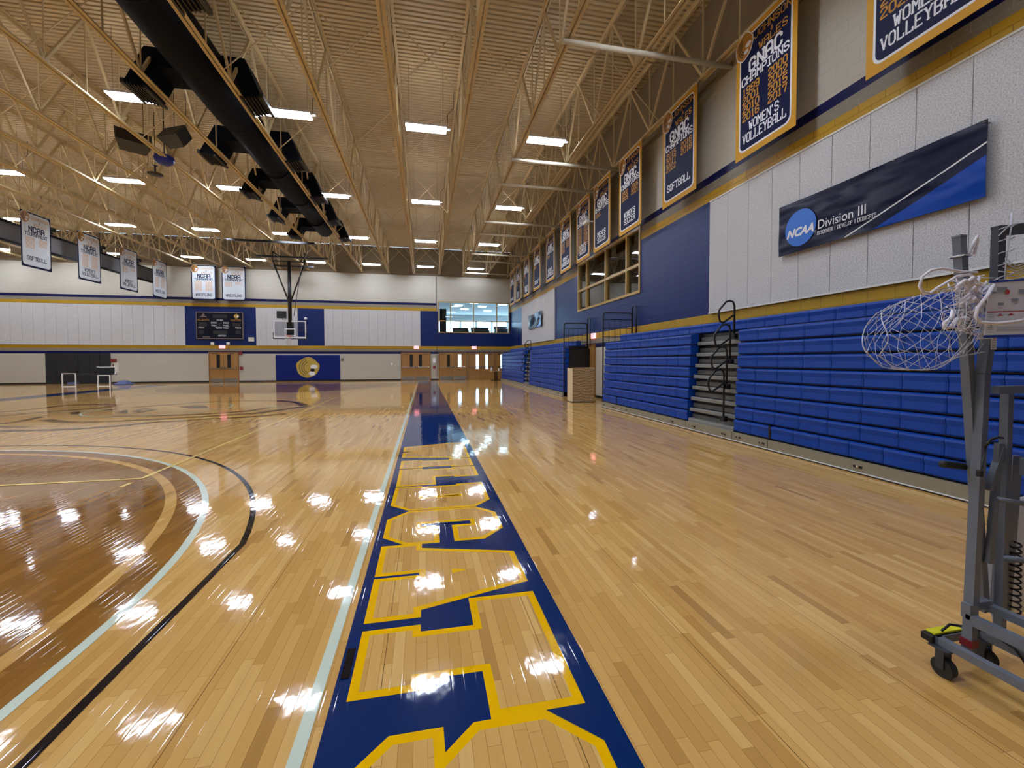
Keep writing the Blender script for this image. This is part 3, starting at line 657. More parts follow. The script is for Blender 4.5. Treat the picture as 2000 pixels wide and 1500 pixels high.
# ================================================================== SPEAKERS, LIFT DRUM, CEILING CENTRE
def trapezoid(name, lab, cx, cy, cz, wid, hgt, dep, rz, tilt, m1='black_plastic', m2='spk_grey'):
    t = thing(name, lab, 'speaker', (cx, cy, cz))
    M3 = Matrix.Translation((cx, cy, cz)) @ Matrix.Rotation(rz, 4, 'Z') @ Matrix.Rotation(tilt, 4, 'X')
    vs = [M3 @ Vector(v) for v in ((-wid/2, -dep/2, -hgt/2), (wid/2, -dep/2, -hgt/2), (wid*.36, dep/2, -hgt/2), (-wid*.36, dep/2, -hgt/2), (-wid/2, -dep/2, hgt/2), (wid/2, -dep/2, hgt/2), (wid*.36, dep/2, hgt/2), (-wid*.36, dep/2, hgt/2))]
    m = MB(); m.add(vs, [(0, 3, 2, 1), (4, 5, 6, 7), (0, 1, 5, 4), (1, 2, 6, 5), (2, 3, 7, 6), (3, 0, 4, 7)], m2); m.build('cabinet', t)
    gv = [M3 @ Vector((x*wid*.46, -dep/2-.01, z*hgt*.46)) for x, z in ((-1, -1), (1, -1), (1, 1), (-1, 1))]; g2 = [M3 @ Vector((x*wid*.46, -dep/2+.02, z*hgt*.46)) for x, z in ((-1, -1), (1, -1), (1, 1), (-1, 1))]
    m = MB(); m.add(gv+g2, [(0, 1, 2, 3), (0, 4, 5, 1), (1, 5, 6, 2), (2, 6, 7, 3), (3, 7, 4, 0)], m1); m.build('grille', t)
    for s in (-1, 1):
        p = M3 @ Vector((s*wid*.3, 0, hgt/2)); m = MB(); m.tube([p, (p.x, p.y, 10.2)], .008, 'black_steel', 5); m.build('hanger', t)
trapezoid('loudspeaker', 'dark loudspeaker hung in the joists, right of the blue drum', -7.72, 15.65, 8.65, .8, .5, .42, math.radians(-25), math.radians(-35))
trapezoid('loudspeaker', 'dark grey loudspeaker hung in the joists, left of the blue drum', -9.05, 15.9, 8.5, .9, .5, .42, math.radians(35), math.radians(-30))
m = MB(); c = Vector((-8.42, 16.35, 8.22)); n = 20
m.lathe(c, [(.02, -.18), (.16, -.17), (.26, -.10), (.29, 0), (.26, .09), (.12, .12), (.02, .14)], 'lift_blue', 20); t = thing('blue_lift_drum', 'blue round drum hanging under the joists between two loudspeakers', 'drum', c[:])
m.build('drum', t); m = MB(); m.tube([c+Vector((0, 0, .1)), c+Vector((0, 0, 1.98))], .015, 'black_steel', 6); m.build('hanger', t)
t = thing('hanging_camera', 'small dark dish-shaped device hanging from the joists below the loudspeakers', 'ceiling device', (-9.2, 17.3, 8.1))
m = MB(); m.lathe((-9.2, 17.3, 8.05), [(.22, 0), (.24, .02), (.03, .05), (.03, .28), (.10, .30), (.02, .33)], 'black_steel', 14); m.build('dish', t)
m = MB(); m.tube([(-9.2, 17.3, 8.36), (-9.2, 17.3, 10.2)], .01, 'black_steel', 5); m.build('rod', t)

# ================================================================== HANGING BANNERS
def emblem(pl, mb, cx, cy, s, big=False):
    # plain rounded crest in the same colours, no creature in it
    pl.poly(mb, blob(cx, cy, s*1.06, s*1.16, 18, .05, .6), .0065, 'banner_white'); pl.poly(mb, blob(cx, cy, s*.98, s*1.08, 18, .05, .6), .0075, 'emblem_gold')
    for k, a in enumerate((.55, .75, .95)):
        q = []
        for j in range(9):
            th = math.radians(120+j*16); q.append((cx+s*a*.85*math.cos(th)+s*.15, cy+s*a*.9*math.sin(th)))
        for p0, p1 in zip(q, q[1:]):
            dx, dy = p1[0]-p0[0], p1[1]-p0[1]; L = math.hypot(dx, dy); nx, ny = -dy/L*s*.045, dx/L*s*.045
            pl.poly(mb, [(p0[0]+nx, p0[1]+ny), (p0[0]-nx, p0[1]-ny), (p1[0]-nx, p1[1]-ny), (p1[0]+nx, p1[1]+ny)], .0085, 'emblem_dark')
    pl.poly(mb, blob(cx+s*.48, cy-s*.05, s*.34, s*.22, 12), .0090, 'banner_white'); pl.poly(mb, blob(cx+s*.25, cy-s*.55, s*.28, s*.18, 12), .0090, 'banner_white')
def banner(name, lab, pl, w_, h_, style, sport, years, group):
    """pl origin is the top-left corner; sheet hangs down"""
    A = dict(right=('banner_gold', 'banner_navy', 'banner_white', 'banner_bronze', 'banner_white'), left=('banner_navy', 'banner_field_white', 'banner_navy', 'banner_tan', 'banner_navy'))[style]
    border, field, line, yr, txt = A
    t = thing(name, lab, 'banner', pl.o[:], group)
    m = MB(); pl.poly(m, [(0, -h_), (w_, -h_), (w_, 0), (0, 0)], .003, border, .006)
    b = .10
    if style == 'right':
        pl.poly(m, rrect(b, w_-b, -h_+b+.02, -b, .13), .0045, line); pl.poly(m, rrect(b+.035, w_-b-.035, -h_+b+.055, -b-.035, .11), .0055, field)
    else:
        pl.poly(m, rrect(.06, w_-.06, -h_+.09, -.06, .14), .0045, field)
    m.build('cloth', t)
    L = MB(); c = w_/2
    pl.quads(L, text_quads('JOHNSON', c+.18, -.30, .125, .86), .0070, yr if style == 'left' else 'banner_bronze'); pl.quads(L, text_quads('&', c+.18, -.42, .08), .007, 'banner_bronze' if style == 'right' else 'banner_navy'); pl.quads(L, text_quads('WALES', c+.2, -.57, .125, .66), .007, yr)
    top = 'GNAC' if style == 'right' else 'NCAA'; sec = 'CHAMPIONS' if style == 'right' else 'TOURNAMENT'
    pl.quads(L, text_quads(top, c+.02, -.86, .235, .78, 1.35), .0072, txt); pl.quads(L, text_quads(sec, c, -1.05, .15, 1.14, 1.2), .0072, txt)
    l, r = years
    for col, xs in ((l, c-.33), (r, c+.33)):
        for k, yv in enumerate(col): pl.quads(L, text_quads(yv, xs, -1.25-.172*k, .13, .42, 1.3), .0072, yr)
    if len(sport) == 1: pl.quads(L, text_quads(sport[0], c, -2.14, .17, .98 if len(sport[0]) > 7 else .82, 1.25), .0072, txt)
    else:
        pl.quads(L, text_quads(sport[0], c, -2.0, .16, .72, 1.25), .0072, txt)
        pl.quads(L, text_quads(sport[1], c, -2.22, .17, 1.06 if len(sport[1]) > 7 else .72, 1.25), .0072, txt)
    L.build('lettering', t)
    E_ = MB(); emblem(pl, E_, .22, -.26, .23); E_.build('crest', t)
    h = MB(); h.tube([pl.at(-.03, .01, 0), pl.at(w_+.03, .01, 0)], .015, 'brace_paint', 6)
    for f_ in (.03, w_-.03): h.tube([pl.at(f_, 0, 0), pl.at(f_, .09, 0)], .006, 'black_steel', 5)
    if style == 'left' and abs(pl.u.y) > .5:
        for f_ in (.03, w_-.03): h.tube([pl.at(f_, .02, 0), (pl.o.x, pl.at(f_, 0, 0).y, ZC)], .004, 'black_steel', 4)
    h.build('hanging_rod', t)
    return t
RB = [(5.25, ("WOMEN'S", 'VOLLEYBALL'), (['2018', '2019', '2021', '2022'], ['2023']), 'navy championship banner cut by the top edge of the view at the far right'),
 (7.95, ("WOMEN'S", 'VOLLEYBALL'), (['1999', '2001', '2010', '2016'], ['2000', '2002', '2015', '2017']), "large navy women's volleyball banner on the right wall listing 1999 to 2017"),
 (10.76, ('SOFTBALL',), (['2015', '2017', '2022'], ['2016', '2018']), 'navy softball championship banner on the right wall, listing 2015 to 2022'),
 (13.42, ("WOMEN'S", 'SOCCER'), (['2000', '2015'], ['2005', '2021']), "navy women's soccer banner partly over the dark gold-framed window"),
 (15.62, ("MEN'S", 'SOCCER'), (['2005'], []), "navy men's soccer banner with a single year, above the dark window"),
 (17.52, ("MEN'S", 'SOCCER'), (['2000', '2003', '2006', '2009', '2014', '2016'], ['2001', '2004', '2008', '2010', '2015']), "navy men's soccer banner crowded with two columns of years"),
 (19.72, ("WOMEN'S", 'LACROSSE'), (['2012', '2014', '2016'], ['2013', '2015']), "navy women's lacrosse banner on the right wall left of the dark window"),
 (22.18, ("MEN'S", 'LACROSSE'), (['2016'], []), "navy men's lacrosse banner with a single year on the right wall"),
 (24.9, ('GOLF',), (['2018'], []), 'navy golf banner above the far end of the white wall panels, ninth from the camera'),
 (27.5, ("MEN'S", 'TENNIS'), (['2017'], []), 'navy banner tenth from the camera on the right wall'),
 (29.95, ("MEN'S", 'HOCKEY'), (['2002', '2004'], ['2003']), 'navy banner eleventh from the camera on the right wall'),
 (32.0, ('BASEBALL',), (['2010'], []), 'navy banner in the far right corner, the last on the right wall')]
for y0, sp, yr, lab in RB:
    banner('championship_banner', lab, Plane2((6.44, y0, 8.15), (0, -1, 0)), 1.49, 2.5, 'right', sp, yr, 'navy championship banners on the right wall')
LB = [(22.86, ('SOFTBALL',), (['2008', '2010', '2012'], ['2009', '2011']), 'white softball tournament banner, nearest of the left row'),
 (26.02, ("WOMEN'S", 'VOLLEYBALL'), (['1998', '2000', '2002', '2004'], ['1999', '2001', '2003', '2005']), "white women's volleyball tournament banner with eight years, second of the left row"),
 (29.08, ("WOMEN'S", 'VOLLEYBALL'), (['2006', '2010'], ['2008']), "white women's volleyball tournament banner with three years, third of the left row"),
 (32.15, ('WRESTLING',), (['1998', '2000', '2002', '2004'], ['1999', '2001', '2003', '2005']), 'white wrestling tournament banner, farthest of the left row')]
for y0, sp, yr, lab in LB:
    banner('tournament_banner', lab, Plane2((-17.4, y0, 8.24), (0, 1, 0)), 1.56, 2.48, 'left', sp, yr, 'white tournament banners on the left')
for x0, yr, lab in ((-15.85, (['1998', '2000', '2002', '2004'], ['1999', '2001', '2003', '2005']), 'white wrestling banner with eight years, facing the court above the scoreboard'), (-13.95, (['2010', '2012'], ['2011']), 'white wrestling banner with three years facing the court, above the scoreboard')):
    banner('tournament_banner', lab, Plane2((x0, 33.6, 8.2), (1, 0, 0)), 1.52, 2.42, 'left', ('WRESTLING',), yr, 'white tournament banners on the left')

# ================================================================== RIGHT WALL FITTINGS
def panel_bank(name, lab, axis, fixed, a0, a1, z0, z1, step, nrm):
    c0 = (fixed, a0, z0) if axis == 1 else (a0, fixed, z0)
    t = thing(name, lab, 'acoustic panel', c0); n = max(1, round((a1-a0)/step)); w_ = (a1-a0)/n
    for i in range(n):
        m = MB(); p, q = a0+i*w_+.004, a0+(i+1)*w_-.004
        if axis == 1: m.cbox(fixed, fixed+nrm*.05, p, q, z0+.03, z1-.03, 'acoustic', .004)
        else: m.cbox(p, q, fixed, fixed+nrm*.05, z0+.03, z1-.03, 'acoustic', .004)
        m.build('panel', t)
    for zz, nm in ((z0, 'bottom_rail'), (z1-.03, 'top_rail')):
        m = MB()
        if axis == 1: m.box(fixed, fixed+nrm*.06, a0, a1, zz, zz+.03, 'white_trim')
        else: m.box(a0, a1, fixed, fixed+nrm*.06, zz, zz+.03, 'white_trim')
        m.build(nm, t)
panel_bank('acoustic_panel_bank', 'large bank of off-white fibre wall panels behind the blue athletic sign', 1, XR, -3.4, 9.25, 2.64, 5.36, .62, -1)
panel_bank('acoustic_panel_bank', 'off-white fibre panels behind the small crumpled sign on the far right wall', 1, XR, 21.84, 29.6, 2.64, 5.36, .62, -1)
panel_bank('acoustic_panel_bank', 'off-white fibre wall panels on the far wall left of the scoreboard', 0, YF, -30.9, -16.43, 2.64, 5.36, .634, -1)
panel_bank('acoustic_panel_bank', 'narrow bank of off-white fibre panels between scoreboard and backboard', 0, YF, -11.9, -9.12, 2.64, 5.36, .7, -1)
panel_bank('acoustic_panel_bank', 'off-white fibre wall panels on the far wall right of the hoop', 0, YF, -7.29, -.3, 2.64, 5.36, .634, -1)

def big_sign(lab, y0, y1, z0, z1, full=True):
    pl = Plane2((XR-.13, y1, z0), (0, -1, 0)); W_, H_ = y1-y0, z1-z0
    t = thing('wall_sign', lab, 'sign', (XR-.13, (y0+y1)/2, z0))
    m = MB(); nx, nz = 48, 16; vs = []; fs = []
    def wob(x, z): return .012*math.sin(2.1*x+2.8*z)+.010*math.sin(4.3*x-3.7*z+1)*math.sin(math.pi*z/H_)
    amp = 1 if full else 3.4
    def sh(x, z):
        u = x/W_; return -0.05*4*u*(1-u)*(0.35 if z > H_*.5 else -.1)
    for j in range(nz+1):
        for i in range(nx+1): x, z = W_*i/nx, H_*j/nz; vs.append(pl.at(x, z+sh(x, z)*.6, amp*wob(x, z)))
    for j in range(nz):
        for i in range(nx):
            a = j*(nx+1)+i; fs.append((a, a+1, a+nx+2, a+nx+1))
    m.add(vs, fs, 'vinyl_navy', True); m.build('vinyl_sheet', t)
    # diagonal blue wedge and pale line, following the sheet
    def strip(poly_fn, mat, name, d):
        s = MB(); n = 40; vs = []; fs = []
        for i in range(n+1):
            for z in poly_fn(i/n)[1]: x = poly_fn(i/n)[0]; vs.append(pl.at(x, z+sh(x, z)*.6, amp*wob(x, z)+d))
        k = len(poly_fn(0)[1])
        for i in range(n):
            for j in range(k-1): a = i*k+j; fs.append((a, a+k, a+k+1, a+1))
        s.add(vs, fs, mat, True); s.build(name, t)
    # line from (32% , 0) to (100%, 78%)
    def ln(u): x = W_*(.425+.575*u); z = H_*(.0+.70*u); return x, [max(0.0, z-.008), z+.014]
    strip(ln, 'banner_white', 'pale_stripe', .004)
    def wd(u):
        x = W_*(.56+.44*u); top = H_*(.0+.54*u)
        return x, [0.004+(top-.004)*k/10 for k in range(11)]
    strip(wd, 'vinyl_blue', 'blue_wedge', .004)
    if full:
        L = MB(); pl.poly(L, blob(.49, .42, .325, .325, 40), .022, 'vinyl_disc')
        D = L.build('blue_disc', t)
        L = MB(); v = font_polys('NCAA', .20, .009, .35); wv = max(p[0] for p in v[0])
        v = ([(p[0]*.57/wv, p[1]) for p in v[0]], v[1]); pl.mesh(L, v, .20, .285, .026, 'banner_white')
        v = font_polys('Division III', .225); wv = max(p[0] for p in v[0]); v = ([(p[0]*.83/wv, p[1]*.98) for p in v[0]], v[1]); pl.mesh(L, v, .835, .28, .022, 'banner_white')
        v = font_polys('\u00ae', .07); pl.mesh(L, v, .77, .235, .024, 'ink_grey')
        pl.quads(L, text_quads('DISCOVER | DEVELOP | DEDICATE', 1.33, .185, .055, .98, 1.2), .022, 'banner_white'); L.build('lettering', t)
    for gx in (.03, W_*.33, W_*.66, W_-.03):
        m = MB(); m.tube([pl.at(gx, H_-.03, -.13), pl.at(gx, H_-.03, .035)], .009, 'steel_plate', 6); m.build('fixing', t)
big_sign('wide navy and blue athletic division sign with white lettering on the near wall panels', 3.98, 7.08, 3.50, 4.44, True)
big_sign('small crumpled blue sign on the far end of the right wall panels', 24.05, 27.2, 3.54, 4.43, False)

# dark window with its gold frame
def window(name, axis, fixed, a0, a1, z0, z1, muls, rails, mat, gl, nrm, fwid=.09):
    t = struct(bpy.data.objects.new(name, None)); COL.objects.link(t); t.location = (0, 0, 0)
    def bx(m, p, q, za, zb, d0, d1, mt):
        if axis == 1: m.box(fixed+d0, fixed+d1, p, q, za, zb, mt)
        else: m.box(p, q, fixed+d0, fixed+d1, za, zb, mt)
    d0, d1 = -nrm*.14, nrm*.03; m = MB()
    bx(m, a0, a1, z0, z0+fwid, d0, d1, mat); bx(m, a0, a1, z1-fwid, z1, d0, d1, mat)
    bx(m, a0, a0+fwid, z0+fwid, z1-fwid, d0, d1, mat); bx(m, a1-fwid, a1, z0+fwid, z1-fwid, d0, d1, mat); m.build('frame', t)
    for a in muls: m = MB(); bx(m, a-fwid/2, a+fwid/2, z0+fwid, z1-fwid, d0, d1, mat); m.build('mullion', t)
    for r in rails: m = MB(); bx(m, a0+fwid, a1-fwid, r-fwid/2, r+fwid/2, d0, nrm*.025, mat); m.build('rail', t)
    m = MB(); bx(m, a0+fwid, a1-fwid, z0+fwid, z1-fwid, -nrm*.07, -nrm*.06, gl); m.build('pane', t)
    return t
window('window_1', 1, XR, RW[0], RW[1], RW[2], RW[3], [17.36, 15.41, 13.67], [4.62], 'window_gold', 'glass_tint', -1)
window('window_2', 0, YF, LW[0], LW[1], LW[2], LW[3], [2.03, 3.85, 5.72], [4.64], 'window_gold', 'glass', -1, .07)
# room behind the right window
m = MB(); x0, x1 = XR+.2, XR+7; y0, y1 = 10.5, 20.5
m.box(x0, x1, y0, y1, 2.9, 3.0, 'room_grey'); m.box(x0, x1, y0, y1, 6.4, 6.5, 'room_grey'); m.box(x1, x1+.1, y0, y1, 3.0, 6.4, 'room_grey')
m.box(x0, x1, y0-.1, y0, 3.0, 6.4, 'room_grey'); m.box(x0, x1, y1, y1+.1, 3.0, 6.4, 'room_grey'); m.box(x1-.02, x1, y0+1, y1-2, 3.0, 5.2, 'room_light')
struct(m.build('wall_side_room'))
for i, (x, y) in enumerate(((9.2, 13.6), (9.0, 16.3), (11.5, 14.8), (11.6, 17.6))):
    m = MB(); m.lathe((x, y, 6.15), [(.02, .22), (.05, .2), (.24, .05), (.26, 0), (.02, -.01)], 'room_lamp', 16); tag(m.build('dome_lamp', loc=(x, y, 6.15)), 'white dome lamp in the dark room behind the gold-framed window, %s one' % ORD[i], 'lamp', 'dome lamps behind the window')
for i, (x, y) in enumerate(((10.0, 15.2), (10.4, 18.2))):
    m = MB(); m.cbox(x-.6, x+.6, y-.1, y+.1, 5.9, 5.96, 'room_lamp', .01); o = tag(m.build('strip_lamp', loc=(x, y, 5.9)), 'white strip lamp in the dark room behind the gold-framed window, %s' % ('nearer one' if i == 0 else 'farther one'), 'lamp')

# lounge behind the far window (open to daylight on its outer sides)
m = MB(); x0, x1, y0, y1 = -1.5, 13.0, YF+.2, YF+13
m.box(x0, x1, y0, y1, 2.95, 3.05, 'room_grey'); m.box(x0, x1, y0, y1, 6.5, 6.6, 'room_light'); m.box(x0-.1, x0, y0, y1, 3.05, 6.5, 'room_light')
m.box(x0, x1, y1, y1+.1, 3.05, 4.0, 'room_light'); m.box(x0, x1, y1, y1+.1, 5.9, 6.5, 'room_light')
for a in range(9): m.box(x0+a*1.75, x0+a*1.75+.22, y1, y1+.1, 4.0, 5.9, 'white_trim')
m.box(x1, x1+.1, y0, y1, 3.05, 3.7, 'room_light'); m.box(x1, x1+.1, y0, y1, 6.1, 6.5, 'room_light')
for a in range(7): m.box(x1, x1+.1, y0+a*2.1, y0+a*2.1+.18, 3.7, 6.1, 'white_trim')
struct(m.build('wall_lounge'))
m = MB(); m.box(1.16, 1.72, YF+.35, YF+.42, 3.78, 5.62, 'score_black'); tag(m.build('dark_partition', loc=(1.4, YF+.4, 3.06)), 'dark square board behind the left panes of the lounge window', 'board')
for i, (x, y) in enumerate(((2.6, YF+2), (4.2, YF+2.6), (3.0, YF+4.6), (5.2, YF+5), (6.8, YF+3.2), (3.8, YF+7.4), (6.2, YF+8.4))):
    m = MB(); m.cbox(x-.35, x+.35, y-.18, y+.18, 6.42, 6.48, 'lounge_lamp', .01); o = tag(m.build('lounge_light', loc=(x, y, 6.42)), 'small white ceiling light in the bright lounge, %s from the glass' % ORD[i], 'ceiling light', 'lounge ceiling lights')
for i, (x, y, s, z) in enumerate(((2.9, YF+1.0, 1.3, .95), (4.5, YF+1.1, 1.5, 1.0), (6.2, YF+.9, 1.1, 1.1))):
    m = MB(); m.cbox(x-s/2, x+s/2, y-.35, y+.35, 3.06, 3.06+z*.95, 'dark_frame', .04); m.cbox(x-s/2, x+s/2, y+.2, y+.42, 3.5, 3.25+z, 'dark_frame', .05)
    tag(m.build('sofa', loc=(x, y, 3.06)), ['dark lounge sofa behind the left wide pane', 'dark lounge sofa behind the middle pane', 'dark lounge sofa behind the right pane'][i], 'sofa')

# small white camera on the right wall
t = thing('wall_camera', "small white camera sticking out between the men's soccer banners", 'camera', (6.3, 15.95, 7.0))
m = MB(); m.tube([(6.85, 15.95, 7.0), (6.3, 15.95, 6.98)], .03, 'white_plastic', 8); m.build('arm', t); m = MB(); m.cbox(6.2, 6.34, 15.8, 16.15, 6.88, 7.0, 'white_plastic', .015); m.build('housing', t)

# exit signs
def exit_sign(lab, pl):
    t = thing('exit_sign', lab, 'exit sign', pl.o[:]); m = MB(); pl.poly(m, [(0, 0), (.36, 0), (.36, .21), (0, .21)], .06, 'exit_lit', .06); m.build('lit_case', t)
    m = MB(); pl.quads(m, text_quads('EXIT', .18, .045, .12, .27, 1.0), .062, 'exit_red'); m.build('lettering', t)
exit_sign('pink-lit exit sign below the scoreboard over the left double door', Plane2((-14.3, YF, 2.43), (1, 0, 0)))
exit_sign('pink-lit exit sign over the double door right of the mural', Plane2((-.8, YF, 2.43), (1, 0, 0)))
exit_sign('pink-lit exit sign over the doors below the lounge window', Plane2((3.70, YF, 2.44), (1, 0, 0)))
exit_sign('pink-lit exit sign on the right wall between the two bleacher banks', Plane2((XR, 16.72, 2.42), (0, -1, 0)))

# ================================================================== DOORS ON THE FAR WALL
dn = [0]
def double_door(x0, x1, lites=None, kick=True, ztop=2.16, leaves=2):
    dn[0] += 1; t = struct(bpy.data.objects.new('door_%d' % dn[0], None)); COL.objects.link(t); t.location = ((x0+x1)/2, YF, 0)
    Y0, Y1 = YF-.06, YF; m = MB(); f = .07
    m.box(x0, x0+f, Y0, Y1, 0, ztop, 'door_frame'); m.box(x1-f, x1, Y0, Y1, 0, ztop, 'door_frame'); m.box(x0+f, x1-f, Y0, Y1, ztop-.06, ztop, 'door_frame'); m.build('frame', t)
    n = leaves; w_ = (x1-x0-2*f)/n
    for i in range(n):
        a, b = x0+f+i*w_+.006, x0+f+(i+1)*w_-.006; li = (lites or [None]*n)[i]
        if li is None:
            c = b-.34 if i == 0 else a+.34
            if n == 1: c = (a+b)/2
            l0, l1, z0, z1, mt = c-.11, c+.11, 1.0, 1.98, 'dark_corridor_pane'
        else: l0, l1, z0, z1, mt = li[0], li[1], li[2], li[3], 'glass'
        m = MB(); y0, y1 = YF-.045, YF-.005
        for (p, q, r, s) in ((a, l0, .012, ztop-.065), (l1, b, .012, ztop-.065), (l0, l1, .012, z0), (l0, l1, z1, ztop-.065)): m.box(p, q, y0, y1, r, s, 'door_wood')
        lf = m.build('leaf', t)
        m = MB(); m.box(l0, l1, YF-.03, YF-.02, z0, z1, mt); m.build('pane', lf)
        m = MB()
        for (p, q, r, s) in ((l0-.02, l0, z0, z1), (l1, l1+.02, z0, z1), (l0-.02, l1+.02, z0-.02, z0), (l0-.02, l1+.02, z1, z1+.02)): m.box(p, q, YF-.052, YF-.045, r, s, 'door_frame')
        m.build('lite_trim', lf)
        if kick:
            m = MB(); m.box(a+.03, b-.03, YF-.05, YF-.045, .02, .27, 'steel_plate'); m.build('kick_plate', lf)
        m = MB(); m.cbox(a+.05, b-.05, YF-.13, YF-.085, .97, 1.03, 'chrome', .01); m.box(a+.06, a+.12, YF-.09, YF-.045, .96, 1.04, 'chrome'); m.cbox(b-.14 if i == 0 else a+.03, b-.03 if i == 0 else a+.14, YF-.13, YF-.045, .95, 1.10, 'chrome', .01); m.build('push_bar', lf)
        m = MB(); m.cbox(a+.12 if i == 0 else b-.5, a+.5 if i == 0 else b-.12, YF-.09, YF-.045, ztop-.14, ztop-.09, 'chrome', .008); m.build('door_closer', lf)
double_door(-15.0, -13.08); double_door(-1.79, .46)
double_door(1.06, 3.32, [None, LITES[0]]); double_door(3.36, 5.54, [LITES[1], LITES[2]], kick=False); double_door(5.56, 6.80, [LITES[3]], False, leaves=1)
# vestibule behind the lit doors: floor slab and side walls, open to daylight
m = MB(); m.box(1.5, 8, YF+.2, YF+6, -.06, -.01, 'room_light'); m.box(1.4, 1.5, YF+.2, YF+6, 0, 2.8, 'room_light'); m.box(1.4, 8, YF+.2, YF+6, 2.8, 2.9, 'room_light'); struct(m.build('floor_vestibule'))
# right wall single door
dn[0] += 1; t = struct(bpy.data.objects.new('door_%d' % dn[0], None)); COL.objects.link(t); t.location = (XR, 16.85, 0)
m = MB(); m.box(XR-.06, XR, 16.36, 16.42, 0, 2.18, 'door_frame'); m.box(XR-.06, XR, 17.28, 17.34, 0, 2.18, 'door_frame'); m.box(XR-.06, XR, 16.42, 17.28, 2.12, 2.18, 'door_frame'); m.build('frame', t)
m = MB(); m.box(XR-.045, XR-.003, 16.43, 17.27, .01, 2.11, 'door_wood'); lf = m.build('leaf', t)
m = MB(); m.tube([(XR-.045, 16.52, 1.0), (XR-.10, 16.52, 1.0), (XR-.10, 16.64, 1.0)], .012, 'chrome', 6); m.build('handle', lf)

# ================================================================== FAR WALL FITTINGS
# scoreboard
t = thing('scoreboard', 'dark electronic scoreboard with gold trim on the blue part of the far wall', 'scoreboard', (-14.2, YF-.15, 3.1))
x0, x1, z0, z1 = -15.68, -12.70, 3.08, 4.98; pl = Plane2((x0, YF-.16, z0), (1, 0, 0)); W_, H_ = x1-x0, z1-z0
m = MB(); m.cbox(x0+.04, x1-.04, YF-.16, YF, z0+.04, z1-.04, 'score_black', .01); m.build('case', t)
m = MB()
for (p, q, r, s) in ((x0, x1, z0, z0+.05), (x0, x1, z1-.05, z1), (x0, x0+.05, z0+.05, z1-.05), (x1-.05, x1, z0+.05, z1-.05)): m.box(p, q, YF-.18, YF-.01, r, s, 'score_trim')
m.build('trim_frame', t)
L = MB()
for txt, cx, y, h, wd, mt in (('WILDCATS', .46, 1.28, .12, .72, 'banner_bronze'), ('VISITORS', W_-.46, 1.28, .12, .64, 'banner_bronze'), ('PERIOD', 1.50, 1.28, .10, .40, 'banner_white'), ('BONUS', 1.12, 1.09, .10, .36, 'banner_white'), ('BONUS', 1.88, 1.09, .10, .36, 'banner_white'), ('POSS', 1.12, .90, .10, .30, 'banner_white'), ('POSS', 1.88, .90, .10, .30, 'banner_white'), ('PLAYER FOULS', 1.62, .72, .10, .78, 'banner_white'), ('FOULS', .32, .74, .10, .34, 'banner_white'), ('FOULS', W_-.32, .74, .10, .34, 'banner_white'), ('MATCH', 1.62, .18, .10, .46, 'banner_white')):
    pl.quads(L, text_quads(txt, cx, y, h, wd, 1.0), .003, mt)
L.build('lettering', t)
L = MB(); pl.poly(L, blob(W_-.42, 1.62, .17, .15, 16, .04), .003, 'mural_gold'); pl.poly(L, blob(W_-.34, 1.60, .07, .05, 10), .005, 'banner_white')
pl.poly(L, [(.20, 1.52), (.72, 1.52), (.62, 1.60), (.55, 1.62), (.52, 1.76), (.40, 1.76), (.37, 1.62), (.30, 1.60)], .003, 'score_trim'); pl.poly(L, rrect(.40, .86, .10, .17, .02), .003, 'score_trim'); L.build('crests', t)
for cx, cz, ww, hh in ((.42, 1.02, .52, .3), (W_-.42, 1.02, .52, .3), (1.5, .98, .26, .36), (1.5, 1.60, .9, .26), (1.5, .45, .9, .28), (.32, .48, .34, .26), (W_-.32, .48, .34, .26)):
    m = MB(); pl.poly(m, [(cx-ww/2, cz-hh/2), (cx+ww/2, cz-hh/2), (cx+ww/2, cz+hh/2), (cx-ww/2, cz+hh/2)], .002, 'black_plastic'); m.build('digit_window', t)
m = MB(); m.cbox(-12.42, -12.05, YF-.06, YF, 2.92, 3.22, 'cream_paper', .01); tag(m.build('wall_box', loc=(-12.2, YF, 2.9)), 'grey square box on the blue wall right of the scoreboard', 'wall box')
for x, lab in ((-14.72, 'left of the two white emergency lamps above the exit sign'), (-13.72, 'right of the two white emergency lamps above the exit sign')):
    m = MB(); m.cbox(x-.11, x+.11, YF-.12, YF, 2.66, 2.86, 'white_plastic', .03); tag(m.build('emergency_lamp', loc=(x, YF, 2.66)), lab, 'lamp')
# volleyball-style wall plate with hanging cord
t = thing('climbing_rope_anchor', 'white round wall fitting with a thin white pole on blue wall right of the backboard', 'wall fitting', (-8.55, YF, 4.6))
m = MB(); m.lathe((-8.55, YF-.13, 4.62), [(.02, -.10), (.09, -.07), (.11, 0), (.09, .07), (.02, .10)], 'white_plastic', 14); m.build('ball', t); m = MB(); m.tube([(-8.54, YF-.07, 4.5), (-8.50, YF-.07, 3.0)], .018, 'score_trim', 6); m.build('pole', t)
